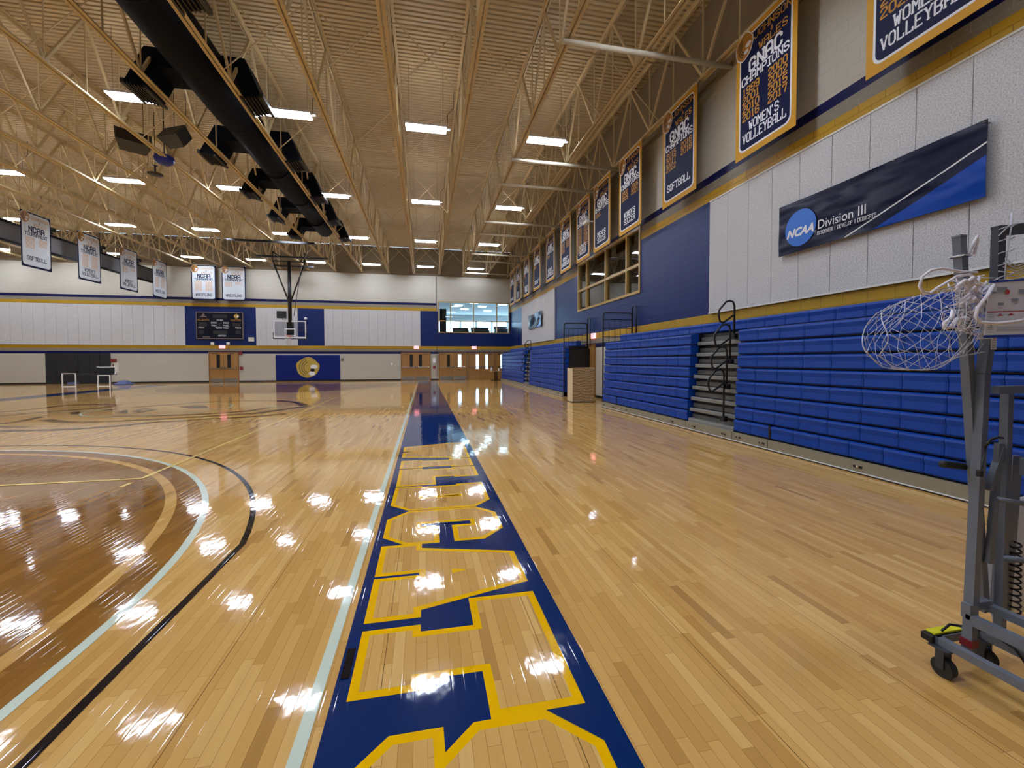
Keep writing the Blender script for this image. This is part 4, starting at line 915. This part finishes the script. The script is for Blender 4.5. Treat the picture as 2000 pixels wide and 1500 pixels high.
# mural
t = thing('wall_mural', 'blue wall pad with a gold and white crest between the double doors', 'mural', (-8.4, YF, .08))
m = MB(); m.cbox(-10.64, -6.23, YF-.05, YF, .10, 1.93, 'mural_blue', .01); m.build('pad', t)
pl = Plane2((-8.47, YF-.052, 1.03), (1, 0, 0)); L = MB()
pl.poly(L, blob(0, 0, .80, .74, 26, .05, .5), .003, 'mural_gold')
for a in (.50, .66, .84):
    q = [(.15+.85*a*math.cos(math.radians(110+j*15)), .85*a*math.sin(math.radians(110+j*15))) for j in range(10)]
    for p0, p1 in zip(q, q[1:]):
        dx, dy = p1[0]-p0[0], p1[1]-p0[1]; l_ = math.hypot(dx, dy); nx, ny = -dy/l_*.018, dx/l_*.018
        pl.poly(L, [(p0[0]+nx, p0[1]+ny), (p0[0]-nx, p0[1]-ny), (p1[0]-nx, p1[1]-ny), (p1[0]+nx, p1[1]+ny)], .005, 'emblem_dark')
pl.poly(L, blob(.42, .05, .26, .15, 14), .006, 'banner_white'); pl.poly(L, blob(.28, -.45, .22, .16, 14), .006, 'banner_white'); pl.poly(L, blob(.33, -.2, .16, .12, 12), .0065, 'score_black'); L.build('crest', t)
# black wall pad at left
m = MB()
t = thing('wall_padding', 'black wall padding at floor level on the far left wall', 'wall pad', (-22.8, YF, .02))
for i in range(6): m = MB(); w6 = 3.71/6; m.cbox(-24.66+i*w6+.004, -24.66+(i+1)*w6-.004, YF-.05, YF, .02, 2.05, 'pad_black', .012); m.build('pad', t)
m = MB(); m.cbox(-20.94, -20.62, YF-.12, YF, 1.46, 1.68, 'red_paint', .01); tag(m.build('fire_alarm_box', loc=(-20.8, YF, 1.46)), 'small red box on the far wall at the edge of the black padding', 'alarm box')
t = thing('wall_notice', 'pale notice with dark marks under the red box on the far wall', 'notice', (-20.75, YF, .8)); m = MB(); m.box(-20.9, -20.5, YF-.02, YF, .8, 1.42, 'cream_paper'); m.build('sheet', t)
m = MB(); pl = Plane2((-20.9, YF-.02, .8), (1, 0, 0)); pl.poly(m, [(.05, .36), (.13, .36), (.13, .52), (.05, .52)], .002, 'black_plastic'); pl.poly(m, [(.05, .06), (.15, .06), (.15, .3), (.05, .3)], .002, 'red_paint'); m.build('print', t)
for x, z, s, nm, lab, mt in ((-12.92, 1.0, .10, 'call_point', 'small dark call point right of the left double door', 'red_paint'), (-2.48, 1.26, .07, 'thermostat', 'small white round thermostat left of the middle double door', 'white_plastic'), (.74, 1.0, .10, 'call_point', 'small dark call point on the pier between the right doors', 'red_paint'), (-12.95, 2.06, .11, 'alarm_horn', 'small red alarm horn over the call point by the left door', 'red_paint'), (-6.05, 1.6, .09, 'light_switch', 'grey switch plate at the right edge of the mural', 'score_trim')):
    m = MB(); m.cbox(x-s, x+s, YF-.05, YF, z-s*1.2, z+s*1.2, mt, .01); tag(m.build(nm, loc=(x, YF, z)), lab, nm.replace('_', ' '))
m = MB(); m.box(.62, .86, YF-.015, YF, 1.35, 1.72, 'sheet_white'); o = tag(m.build('door_notice', loc=(.74, YF, 1.35)), 'white notice on the pier between the right doors', 'notice')

# grey divider band hanging at the left
t = thing('hanging_divider', 'long grey mesh divider with dark frame hanging below the joists at the left', 'divider', (-18.3, 15, 7.0))
m = MB(); zl, zh = 6.92, 7.78
m.bar((-18.3, YB+.1, zl), (-18.3, YF-.05, zl), .12, .10, 'dark_frame'); m.build('bottom_rail', t); m = MB(); m.bar((-18.3, YB+.1, zh), (-18.3, YF-.05, zh), .12, .10, 'dark_frame'); m.build('top_rail', t)
for i in range(14):
    ya = 28.35-2.9*(i-2)+.0
    if ya > YF-.1 or ya-2.9 < YB: continue
    m = MB(); m.bar((-18.3, ya, zl), (-18.3, ya, zh), .10, .09, 'dark_frame'); m.build('upright', t)
m = MB(); m.box(-18.31, -18.29, YB+.2, YF-.1, zl+.04, zh-.04, 'grey_mesh'); m.build('mesh_sheet', t)
for i, yy in enumerate((21.0, 25.4, 28.8, 32.0)):
    m = MB(); m.cbox(-18.35, -18.25, yy-.35, yy+.35, 7.86, 7.98, 'black_steel', .01); m.bar((-18.3, yy, 7.95), (-18.3, yy, 8.2), .12, .12, 'black_steel'); m.cbox(-18.5, -18.1, yy+.1, yy+.35, 7.99, 8.18, 'black_steel', .02); m.build('winch_bracket', t)

# ================================================================== BLEACHERS
BX = 5.62; RH = .2385
def seat_row(parent, y0, y1, x, z, first=False):
    """a run of moulded seat modules with rounded lips"""
    m = MB(); n = max(1, round((y1-y0)/.457)); w_ = (y1-y0)/n
    for i in range(n):
        p, q = y0+i*w_, y0+(i+1)*w_; g = .006
        prof = [(x+.20, z+.012), (x+.012, z+.012), (x, z+.028), (x+.006, z+.12), (x-.004, z+RH-.055), (x+.004, z+RH-.030), (x+.03, z+RH-.016), (x+.20, z+RH-.016)]
        pr2 = [(a+(.010 if j in (1, 2, 3) else .004), b) for j, (a, b) in enumerate(prof)]
        ys = [p+g*.5, p+.03, q-.03, q-g*.5]; vs = []; fs = []; k = len(prof)
        for j, yy in enumerate(ys): vs += [(a, yy, b) for a, b in (pr2 if j in (0, 3) else prof)]
        for j in range(3):
            for s in range(k-1): fs.append((j*k+s, j*k+s+1, (j+1)*k+s+1, (j+1)*k+s))
        fs += [tuple(range(k))[::-1], tuple(range(3*k, 4*k))]
        m.add(vs, fs, 'seat_blue')
    m.box(x+.05, x+.20, y0, y1, z-.004, z+.012, 'seat_blue_gap')
    return m.build('seat_row', parent)
def bank(lab, secs, aisles, y0, y1, gaps, guard):
    t = thing('bleacher_bank', lab, 'bleachers', (BX, (y0+y1)/2, 0))
    for (a, b) in secs:
        for r in range(8):
            x = BX+.03+.012*r; z = .187+RH*r
            if r == 0:
                cuts = [a]+[g for g in gaps if a < g < b]+[b]
                for p, q in zip(cuts, cuts[1:]): seat_row(t, p+(.02 if p in gaps else 0), q-(.02 if q in gaps else 0), x, z)
            else: seat_row(t, a, b, x, z)
    # tall back row, set back, running through
    seat_row(t, y0+.02, y1-.02 if y1 < 20 else y1-.5, BX+.62, 2.12)
    m = MB()
    for (a, b) in secs: m.box(BX+.28, XR-.02, max(a, y0+.05)+.02, min(b, y1-.05)-.02, 0.02, 2.1, 'black_plastic')
    for (a, b) in aisles: m.box(BX+.95, XR-.02, a, b, 0.02, 2.1, 'black_plastic')
    m.build('understructure', t)
    # gray skirt boards
    cuts = [y0]+sorted([g for g in gaps]+[x for a in aisles for x in a])+[y1]
    for p, q in zip(cuts, cuts[1:]):
        m = MB(); m.box(BX, BX+.06, p+.008, q-.008, .03, .175, 'bleacher_skirt'); m.box(BX-.012, BX+.01, p, q, .02, .032, 'white_plastic'); m.box(BX+.005, BX+.06, p, q, .0, .02, 'black_plastic'); m.build('skirt_board', t)
        for f_ in (.15, .8):
            yy = p+(q-p)*f_; m = MB(); m.cbox(BX-.012, BX, yy-.06, yy+.06, .085, .115, 'black_plastic', .004); m.cbox(BX-.016, BX-.002, yy-.02, yy+.02, .08, .12, 'chrome', .003); m.build('latch', t)
    for g_ in gaps:
        m = MB(); m.box(BX+.03, BX+.10, g_-.02, g_+.02, .02, .42, 'black_plastic'); m.build('gap_strip', t)
    for (a, b) in aisles:
        for r in range(8):
            z = .187+RH*r; x = BX+.05+.03*r
            m = MB(); m.cbox(x, x+.25, a+.02, b-.02, z-.02, z+.055, 'bleacher_step', .008); m.build('step_nosing', t)
            m = MB(); m.box(x+.10, x+.12, a+.02, b-.02, z+.07, z+.155, 'bleacher_riser'); m.build('riser', t)
            m = MB(); m.box(x+.14, x+.16, a+.02, b-.02, z+.15, z+RH-.02, 'black_plastic'); m.build('painted_shade_strip', t)  # black sheet stands in for the shade in the slot above each riser
        m = MB(); m.box(BX+.06, BX+.18, a+.02, b-.02, .05, .26, 'bleacher_step'); m.build('kick_board', t)
        c = a+.23
        for k, (px, zt, zb) in enumerate(((5.83, 2.65, 2.0), (5.745, 2.20, 1.52), (5.68, 1.77, 1.04), (5.62, 1.34, .42))):
            m = MB(); d = .34
            m.tube([(px, c, zb), (px, c, zt-.10), (px-.03, c, zt-.02), (px-.10, c, zt), (px-.18, c, zt-.02), (px-d+.02, c, zt-.17), (px-d, c, zt-.22), (px-d, c, zt-.30), (px-d+.03, c, zt-.40), (px-d+.10, c, zt-.42), (px-.06, c, zt-.30), (px, c, zt-.26)], .019, 'black_steel', 8)
            m.cbox(px-.04, px+.05, c-.06, c+.06, zb-.08, zb+.02, 'black_steel', .01); m.build('handrail', t)
    if guard:
        yy = guard[0]; s = guard[1]; x0, x1 = BX+.06, XR-.16
        m = MB(); zt, zb = 3.06, 2.0
        m.tube([(x0, yy, .15), (x0, yy, zt-.08), (x0+.03, yy, zt-.02), (x0+.08, yy, zt), (x1-.08, yy, zt), (x1-.03, yy, zt-.02), (x1, yy, zt-.08), (x1, yy, 1.6)], .022, 'black_steel', 8)
        for zz in (2.84, 2.56, 2.28, 2.05): m.tube([(x0, yy, zz), (x1, yy, zz)], .014, 'black_steel', 6)
        for f_ in (.2, .4, .6, .8): m.tube([(x0+(x1-x0)*f_, yy, 2.05), (x0+(x1-x0)*f_, yy, 2.84)], .007, 'black_steel', 5)
        m.build('guard_rail', t)
        m = MB(); xx = x1+.08; m.tube([(xx, yy-.14, 2.1), (xx, yy-.14, 3.22), (xx, yy-.09, 3.3), (xx, yy+.05, 3.32), (xx, yy+.12, 3.25), (xx, yy+.14, 2.1)], .02, 'black_steel', 8); m.build('end_hoop_rail', t)
        m = MB(); m.box(BX+.30, XR-.05, yy-.03, yy+.03, .03, 2.0, 'black_plastic'); m.build('end_panel', t)
bank('near bank of closed blue bleachers along the right wall with a grey stepped aisle', [(-1.5, 6.94), (8.38, 12.92)], [(6.94, 8.38)], -1.5, 12.92, [6.09, 11.9], (12.96, 1))
bank('far bank of closed blue bleachers along the right wall beyond the plywood box', [(16.95, 22.9), (24.25, 31.6)], [(22.9, 24.25)], 16.95, 31.6, [20.6, 27.9], (16.90, -1))
# plywood box
t = thing('plywood_box', 'pale plywood box standing on the floor between the two bleacher banks', 'box', (5.6, 14.8, 0))
m = MB(); m.box(5.20, 6.02, 14.50, 15.05, .03, 1.225, 'plywood'); m.build('body', t)
m = MB(); m.box(5.19, 5.20, 14.49, 15.06, .03, 1.24, 'plywood_edge'); m.box(5.19, 6.03, 14.49, 15.06, 1.225, 1.245, 'plywood_edge'); m.build('edge_trim', t)
m = MB(); m.box(5.24, 6.0, 14.52, 15.03, 0, .03, 'black_plastic'); m.build('base', t)

# ================================================================== FAR FLOOR ITEMS
t = thing('pedestal_table', 'small pedestal table in front of the far right doors', 'table', (5.33, 32.0, 0))
m = MB(); m.cbox(4.87, 5.79, 31.7, 32.3, .68, .72, 'wood_table', .01); m.build('tabletop', t); m = MB(); m.tube([(5.25, 32, .03), (5.25, 32, .68)], .04, 'black_steel', 10); m.tube([(5.40, 32, .03), (5.40, 32, .68)], .04, 'black_steel', 10); m.build('column', t)
m = MB(); m.cbox(4.92, 5.72, 31.75, 32.25, 0, .035, 'black_steel', .01); m.build('foot', t)
for x, h, r, lab in ((4.98, .30, .075, 'tall white jug on the left of the pedestal table'), (5.56, .20, .07, 'short white container on the right of the pedestal table')):
    m = MB(); m.lathe((x, 32.0, .72), [(r, 0), (r, h*.55), (r*.5, h*.8), (r*.3, h*.85), (r*.3, h)], 'white_plastic', 12); tag(m.build('white_jug', loc=(x, 32, .72)), lab, 'jug')
t = thing('trash_bin', 'dark tall trash bin beside the pedestal table in the far corner', 'trash bin', (6.05, 31.9, 0))
m = MB(); m.lathe((6.1, 31.9, 0), [(.20, 0), (.25, .78), (.27, .80)], 'dark_frame', 16); m.build('body', t); m = MB(); m.lathe((6.1, 31.9, .80), [(.27, 0), (.27, .03), (.05, .06)], 'black_plastic', 16); m.build('lid', t)
# padded bench at left
BYc = 30.0
t = thing('padded_bench', 'dark padded bench with silver end frames and raised backrest by the black wall padding', 'bench', (-19.9, BYc, 0))
def sq(xa, xb, zb, name):
    m = MB(); m.bar((xa, BYc, .02), (xb, BYc, .02), .10, .04, 'white_plastic'); m.bar((xa, BYc, zb), (xb, BYc, zb), .06, .05, 'white_plastic')
    m.bar((xa+.02, BYc, .02), (xa+.02, BYc, zb), .05, .05, 'white_plastic'); m.bar((xb-.02, BYc, .02), (xb-.02, BYc, zb), .05, .05, 'white_plastic'); m.build(name, t)
sq(-21.05, -20.35, .78, 'end_frame'); sq(-19.25, -18.6, .66, 'end_frame')
m = MB(); m.bar((-20.98, BYc+.3, .72), (-18.62, BYc+.3, .72), .6, .07, 'dark_frame'); m.build('seat_pad', t)
m = MB(); m.bar((-19.5, BYc+.35, 1.16), (-18.5, BYc+.35, 1.16), .05, .04, 'white_plastic'); m.bar((-19.3, BYc+.36, .95), (-18.6, BYc+.36, .95), .05, .38, 'padding_black'); m.bar((-18.55, BYc+.33, .72), (-18.46, BYc+.33, 1.16), .04, .05, 'white_plastic'); m.build('backrest', t)
m = MB(); m.cbox(-20.9, -20.5, BYc+.1, BYc+.5, .12, .26, 'bag_violet', .03); m.build('shelf', t)
m = MB(); c = (-19.2, 32.2, 0)
vs = []; n = 16
m.lathe(c, [(.55, 0), (.52, .06), (.34, .12), (.28, .22), (.05, .27)], 'bag_violet', 16); o = tag(m.build('duffel_bag', loc=c), 'bluish grey bag lying on the floor right of the black wall padding', 'bag')

# ================================================================== EQUIPMENT CART AT RIGHT
t = thing('equipment_cart', 'grey steel wheeled cart carrying net posts at the right edge', 'cart', (2.55, 1.4, 0))
def sqt(m, p, q, w_, h_, mt='cart_steel', up_=(0, 0, 1)): return m.bar(p, q, w_, h_, mt, up_)
m = MB(); sqt(m, (2.44, 1.60, .155), (2.44, .75, .155), .035, .035); m.build('base_rail', t)
m = MB(); sqt(m, (2.70, 1.60, .155), (2.70, .75, .155), .035, .035); m.build('base_rail', t)
for yy in (1.585, .80):
    m = MB(); sqt(m, (2.42, yy, .155), (2.72, yy, .155), .035, .035); m.build('cross_rail', t)
m = MB(); m.cbox(2.425, 2.60, 1.58, 1.62, .174, .184, 'hazard_yellow', .002); m.cbox(2.40, 2.62, 1.575, 1.625, .14, .174, 'black_plastic', .004); m.build('power_strip', t)
for (x, y) in ((2.425, 1.55), (2.70, 1.56), (2.44, .85), (2.70, .85)):
    m = MB(); m.tube([(x-.018, y-.01, .045), (x+.018, y-.01, .045)], .045, 'rubber', 18, smooth=False); wl = m.build('caster', t)
    m = MB(); m.box(x-.025, x-.020, y-.022, y+.012, .04, .13, 'cart_dark'); m.box(x+.020, x+.025, y-.022, y+.012, .04, .13, 'cart_dark'); m.box(x-.03, x+.03, y-.04, y+.04, .13, .138, 'cart_dark'); m.build('fork', wl)
m = MB(); sqt(m, (2.51, 1.50, .14), (2.545, 1.50, 1.45), .036, .038, 'cart_steel', (0, 1, 0)); sqt(m, (2.545, 1.50, 1.45), (2.585, 1.50, 1.70), .036, .038, 'cart_steel', (0, 1, 0)); m.build('post', t)
m = MB(); m.box(2.489, 2.533, 1.477, 1.524, .165, .20, 'red_paint'); m.build('red_tape', t)
m = MB(); sqt(m, (2.645, 1.53, .30), (2.425, 1.53, 2.085), .036, .034, 'cart_steel', (0, 1, 0)); m.cbox(2.405, 2.447, 1.51, 1.55, 2.078, 2.09, 'cart_steel', .003); m.build('leaning_post', t)
m = MB(); m.box(2.41, 2.46, 1.50, 1.56, 1.99, 1.997, 'chrome'); m.build('post_clip', t)
# upper welded frame
m = MB(); sqt(m, (2.50, 1.50, .30), (2.50, .75, .30), .035, .045); m.build('side_rail', t)
m = MB(); sqt(m, (2.50, 1.50, .36), (2.62, 1.50, .36), .035, .035); sqt(m, (2.62, 1.50, .34), (2.62, .75, .34), .035, .035); sqt(m, (2.50, 1.50, .30), (2.50, 1.50, .37), .035, .035); m.build('inner_rail', t)
for x, y0_, z0, z1 in ((2.70, 1.50, .16, 1.39), (2.95, 1.50, .16, 1.39)):
    m = MB(); sqt(m, (x, y0_, z0), (x, y0_, z1), .032, .032, 'cart_steel', (0, 1, 0)); m.build('upright', t)
m = MB(); sqt(m, (2.59, 1.48, 1.375), (3.0, 1.48, 1.375), .032, .036); m.build('top_rail', t)
m = MB(); sqt(m, (2.70, 1.44, 1.02), (3.0, 1.44, 1.02), .02, .08); m.build('mid_rail', t)
m = MB(); m.tube([(2.60, 1.46, .87), (2.75, 1.46, .84), (2.9, 1.46, .80)], .012, 'cart_steel', 8); m.build('tie_rod', t)
m = MB(); m.tube([(2.68, 1.47, .58), (3.0, 1.47, .52)], .014, 'cart_steel', 8); m.build('tie_rod', t)
m = MB(); sqt(m, (2.60, 1.50, .90), (2.68, 1.50, 1.10), .025, .025); sqt(m, (2.62, 1.50, .55), (2.66, 1.50, 1.12), .02, .03); m.build('strut', t)
m = MB(); m.tube([(2.52, 1.47, 1.11), (2.535, 1.46, 1.15), (2.57, 1.455, 1.16), (2.61, 1.46, 1.155)], .006, 'black_steel', 6); m.tube([(2.525, 1.47, 1.11), (2.50, 1.465, 1.03), (2.49, 1.465, 1.0)], .003, 'black_steel', 5); m.cbox(2.475, 2.495, 1.455, 1.475, .98, 1.01, 'black_plastic', .004); m.build('bungee_cord', t)
m = MB(); m.tube([(2.41, 1.56, 1.02), (2.43, 1.56, 1.018), (2.52, 1.56, 1.005), (2.58, 1.56, .995)], .017, 'rubber', 10); m.build('handle_grip', t)
# upper dark frame with netting
m = MB(); sqt(m, (2.615, 1.50, 1.70), (2.615, 1.50, 2.12), .045, .03, 'cart_dark', (0, 1, 0)); sqt(m, (2.593, 1.50, 2.11), (3.05, 1.49, 2.165), .03, .045, 'cart_dark'); m.build('target_frame', t)
# standing plate posts below
m = MB(); sqt(m, (2.755, 1.53, .30), (2.80, 1.53, 1.05), .065, .045, 'cart_steel', (0, 1, 0)); m.build('slanted_post', t)
m = MB(); m.tube([(2.45, 1.57, .20), (2.50, 1.57, .225), (2.60, 1.55, .21), (2.66, 1.50, .20), (2.66, 1.42, .18), (2.67, 1.38, .12), (2.70, 1.36, .08)], .006, 'black_steel', 6)
m.tube([(2.60, 1.50, .24), (2.64, 1.40, .24), (2.66, 1.3, .22)], .004, 'black_steel', 6)
m.build('power_cable', t)
# coiled cord
m = MB(); pts = []
for k in range(140):
    a = k*.55; pts.append((2.785+.016*math.cos(a)-.012*(k/140), 1.49+.016*math.sin(a), .28+.36*k/140))
m.tube(pts, .0045, 'black_plastic', 5); m.build('coiled_cord', t)
# instruction sheet on the cart
t2 = thing('instruction_sheet', 'white printed instruction sheet with a blue edge strapped to the cart', 'sign', (2.7, 1.44, 1.63))
pl = Plane2((2.462, 1.44, 1.625), (1, -.02, 0)); m = MB(); pl.poly(m, [(-.014, 0), (.50, .012), (.50, .272), (.006, .232)], 0, 'sheet_white', .004); m.build('sheet', t2)
m = MB(); pl.poly(m, [(.006, .232), (.50, .272), (.50, .284), (.007, .242)], .001, 'frame_blue', .006); pl.poly(m, [(-.015, -.012), (.50, 0), (.50, .012), (-.014, 0)], .001, 'frame_blue', .006); m.build('blue_edge', t2)
m = MB(); pl.poly(m, [(-.006, .100), (.50, .122), (.50, .127), (-.006, .105)], .002, 'ink_red')
for k in range(9):
    z = .012+.010*k+(.0 if k < 3 else .008); pl.poly(m, [(.0, z), (.035 if k > 3 else .03, z+.001), (.035, z+.003), (.0, z+.002)], .002, 'ink_grey')
for k in range(4): z = .018+.006*k; pl.poly(m, [(.05, z), (.42, z+.008), (.42, z+.010), (.05, z+.002)], .002, 'ink_grey')
for (x, z, s) in ((.075, .205, .03), (.07, .14, .018), (.15, .16, .02), (.20, .20, .03), (.03, .19, .012)): pl.poly(m, [(x-s, z-s*.4), (x+s, z-s*.3), (x+s, z+s*.4), (x-s, z+s*.3)], .002, 'ink_grey')
pl.poly(m, blob(.105, .195, .014, .012, 10), .003, 'ink_red'); pl.poly(m, [(.05, .085), (.085, .088), (.068, .096)], .003, 'ink_red'); pl.poly(m, [(.11, .088), (.15, .092), (.13, .1)], .003, 'ink_red'); pl.poly(m, [(.0, .055), (.016, .04), (.032, .052), (.016, .066)], .003, 'ink_grey'); m.build('print', t2)
t2 = thing('post_label', 'small white sticker on the cart post under the instruction sheet', 'label', (2.56, 1.47, 1.56)); pl = Plane2((2.545, 1.474, 1.562), (1, 0, 0)); m = MB(); pl.poly(m, [(0, 0), (.034, 0), (.034, .066), (0, .066)], 0, 'sheet_white', .001); m.build('sticker', t2)
m = MB()
for k in range(6): pl.poly(m, [(.004, .008+.008*k), (.030, .008+.008*k), (.030, .011+.008*k), (.004, .011+.008*k)], .0004, 'ink_red' if k == 5 else 'ink_grey')
m.build('print', t2)

# net bundle over the cart
t = thing('sports_net', 'tangled white sports net and cord bundled on top of the cart posts', 'net', (2.4, 1.5, 1.4))
def bag(u, v, lay_):
    # hanging pouch: u around 0..1 left to right, v 0 top .. 1 bottom
    L_, R_ = 1.94, 2.56; x = L_+(R_-L_)*u
    top = 1.72+.12*u+.05*math.sin(u*3.1); bot = 1.50-.03*math.sin(math.pi*min(1, u*1.5))+.10*max(0, u-.45)+.10*max(0, .12-u)*3
    z = top+(bot-top)*v
    x += -.035*math.sin(math.pi*v)*(1-u)+.03*lay_*math.sin(5*v+u*4)
    y = 1.50+(.10*math.sin(math.pi*v)+.02)*(1 if lay_ else -1)*(.25+.75*math.sin(math.pi*min(1, u+.1)))+.01*math.sin(9*u+7*v)
    return Vector((x, y, z))
for lay_ in (0, 1):
    m = MB(); nu, nv = 9, 4
    for s in (-1, 1):
        for k in range(-nv, nu+nv):
            pts = []
            for j in range(0, 2*nv+1):
                v = j/(2*nv); u = (k+s*v*nv+.5*math.sin(k*1.7)*.3)/nu
                if 0 <= u <= 1: pts.append(bag(u, v, lay_)+Vector((random.uniform(-.006, .006), 0, random.uniform(-.006, .006))))
            if len(pts) > 1: m.tube(pts, .0012, 'net_white', 4)
    m.tube([bag(q/16, 1, lay_) for q in range(17)], .0024, 'net_white', 5); m.tube([bag(q/16, 0, lay_) for q in range(17)], .0020, 'net_white', 5)
    m.tube([bag(0, q/10, lay_) for q in range(11)], .0024, 'net_white', 5)
    m.build('mesh_pouch', t)
m = MB()
for k in range(34):   # tangle around the post
    a0 = random.uniform(0, 6.28); pts = []; cx, cz = 2.45+random.uniform(-.09, .10), 1.76+random.uniform(-.11, .09)
    rr = random.uniform(.03, .10)
    for j in range(9): a = a0+j*random.uniform(.35, .8); pts.append((cx+rr*math.cos(a), 1.485+random.uniform(-.035, .035), cz+rr*.7*math.sin(a)))
    m.tube(pts, random.choice((.0016, .002, .003)), 'cord_white', 5)
m.build('tangle', t)
def wide(pts, r, name='cord'): m = MB(); m.tube(pts, r, 'cord_white', 7); m.build(name, t)
wide([(2.44, 1.47, 1.91), (2.34, 1.46, 1.905), (2.22, 1.46, 1.915), (2.16, 1.46, 1.905), (2.115, 1.46, 1.875), (2.10, 1.46, 1.835), (2.12, 1.46, 1.81), (2.16, 1.46, 1.805), (2.20, 1.46, 1.83), (2.26, 1.46, 1.86), (2.31, 1.46, 1.885), (2.38, 1.46, 1.895), (2.44, 1.47, 1.885)], .006)
wide([(2.49, 1.44, 1.85), (2.44, 1.43, 1.80), (2.385, 1.43, 1.745), (2.375, 1.43, 1.705), (2.40, 1.43, 1.68), (2.48, 1.42, 1.675), (2.58, 1.41, 1.685), (2.72, 1.40, 1.715), (2.90, 1.39, 1.76)], .0075, 'rope')
wide([(2.36, 1.45, 1.70), (2.30, 1.45, 1.695), (2.27, 1.45, 1.66), (2.235, 1.45, 1.655), (2.23, 1.45, 1.675), (2.27, 1.45, 1.70), (2.28, 1.45, 1.735)], .009, 'cord_end')
for k in range(12):
    p = Vector((2.40+random.uniform(-.10, .05), 1.46, 1.78+random.uniform(-.06, .08))); wide([p, p+Vector((.03, -.01, .03)), p+Vector((.07, 0, .01)), p+Vector((.10, .01, .04))], random.uniform(.004, .009), 'knot')
wide([(2.44, 1.50, 2.0), (2.465, 1.50, 2.05), (2.485, 1.50, 2.08), (2.49, 1.50, 2.06), (2.47, 1.50, 2.0)], .006, 'strap_end')
# square netting draped over the upper frame
m = MB()
for k in range(5):
    z = 1.90+.055*k; m.tube([(2.565, 1.47, z-.012), (2.60, 1.465, z), (2.64, 1.47, z+.004), (2.68, 1.48, z+.02)], .0022, 'net_white', 5)
m.tube([(2.60, 1.465, 1.86), (2.605, 1.465, 1.98), (2.63, 1.465, 2.12), (2.64, 1.47, 2.19)], .003, 'net_white', 5)
m.tube([(2.565, 1.47, 2.08), (2.62, 1.465, 2.13), (2.72, 1.465, 2.15), (2.85, 1.465, 2.19)], .0028, 'net_white', 5)
m.tube([(2.72, 1.47, 2.22), (2.715, 1.465, 2.16), (2.76, 1.465, 2.155), (2.85, 1.46, 2.18)], .003, 'net_white', 5)
for k in range(8): m.tube([(2.56+random.uniform(0, .06), 1.47, 1.84+.02*k), (2.66, 1.46, 1.86+.012*k), (2.80, 1.46, 1.90+.02*random.random()+.01*k)], .0025, 'net_white', 5)
m.build('square_mesh', t)
# crumpled white sheet lying in the cart
m = MB(); nx, nz = 8, 10; vs = []; fs = []
for j in range(nz+1):
    for i in range(nx+1):
        u, v = i/nx, j/nz; x = 2.84+.10*v*v+(.42)*u-.04*math.sin(math.pi*v); vs.append((x, 1.60+.02*math.sin(5*u+3*v), .22+.58*v-.05*(1-u)*(1-v)+.10*u*v))
for j in range(nz):
    for i in range(nx): a = j*(nx+1)+i; fs.append((a, a+1, a+nx+2, a+nx+1))
m.add(vs, fs, 'sheet_white', True); o = m.build('white_cloth', loc=(2.9, 1.6, .22)); tag(o, 'crumpled white cloth stuffed in the lower part of the cart', 'cloth')
sol = o.modifiers.new('s', 'SOLIDIFY'); sol.thickness = .004
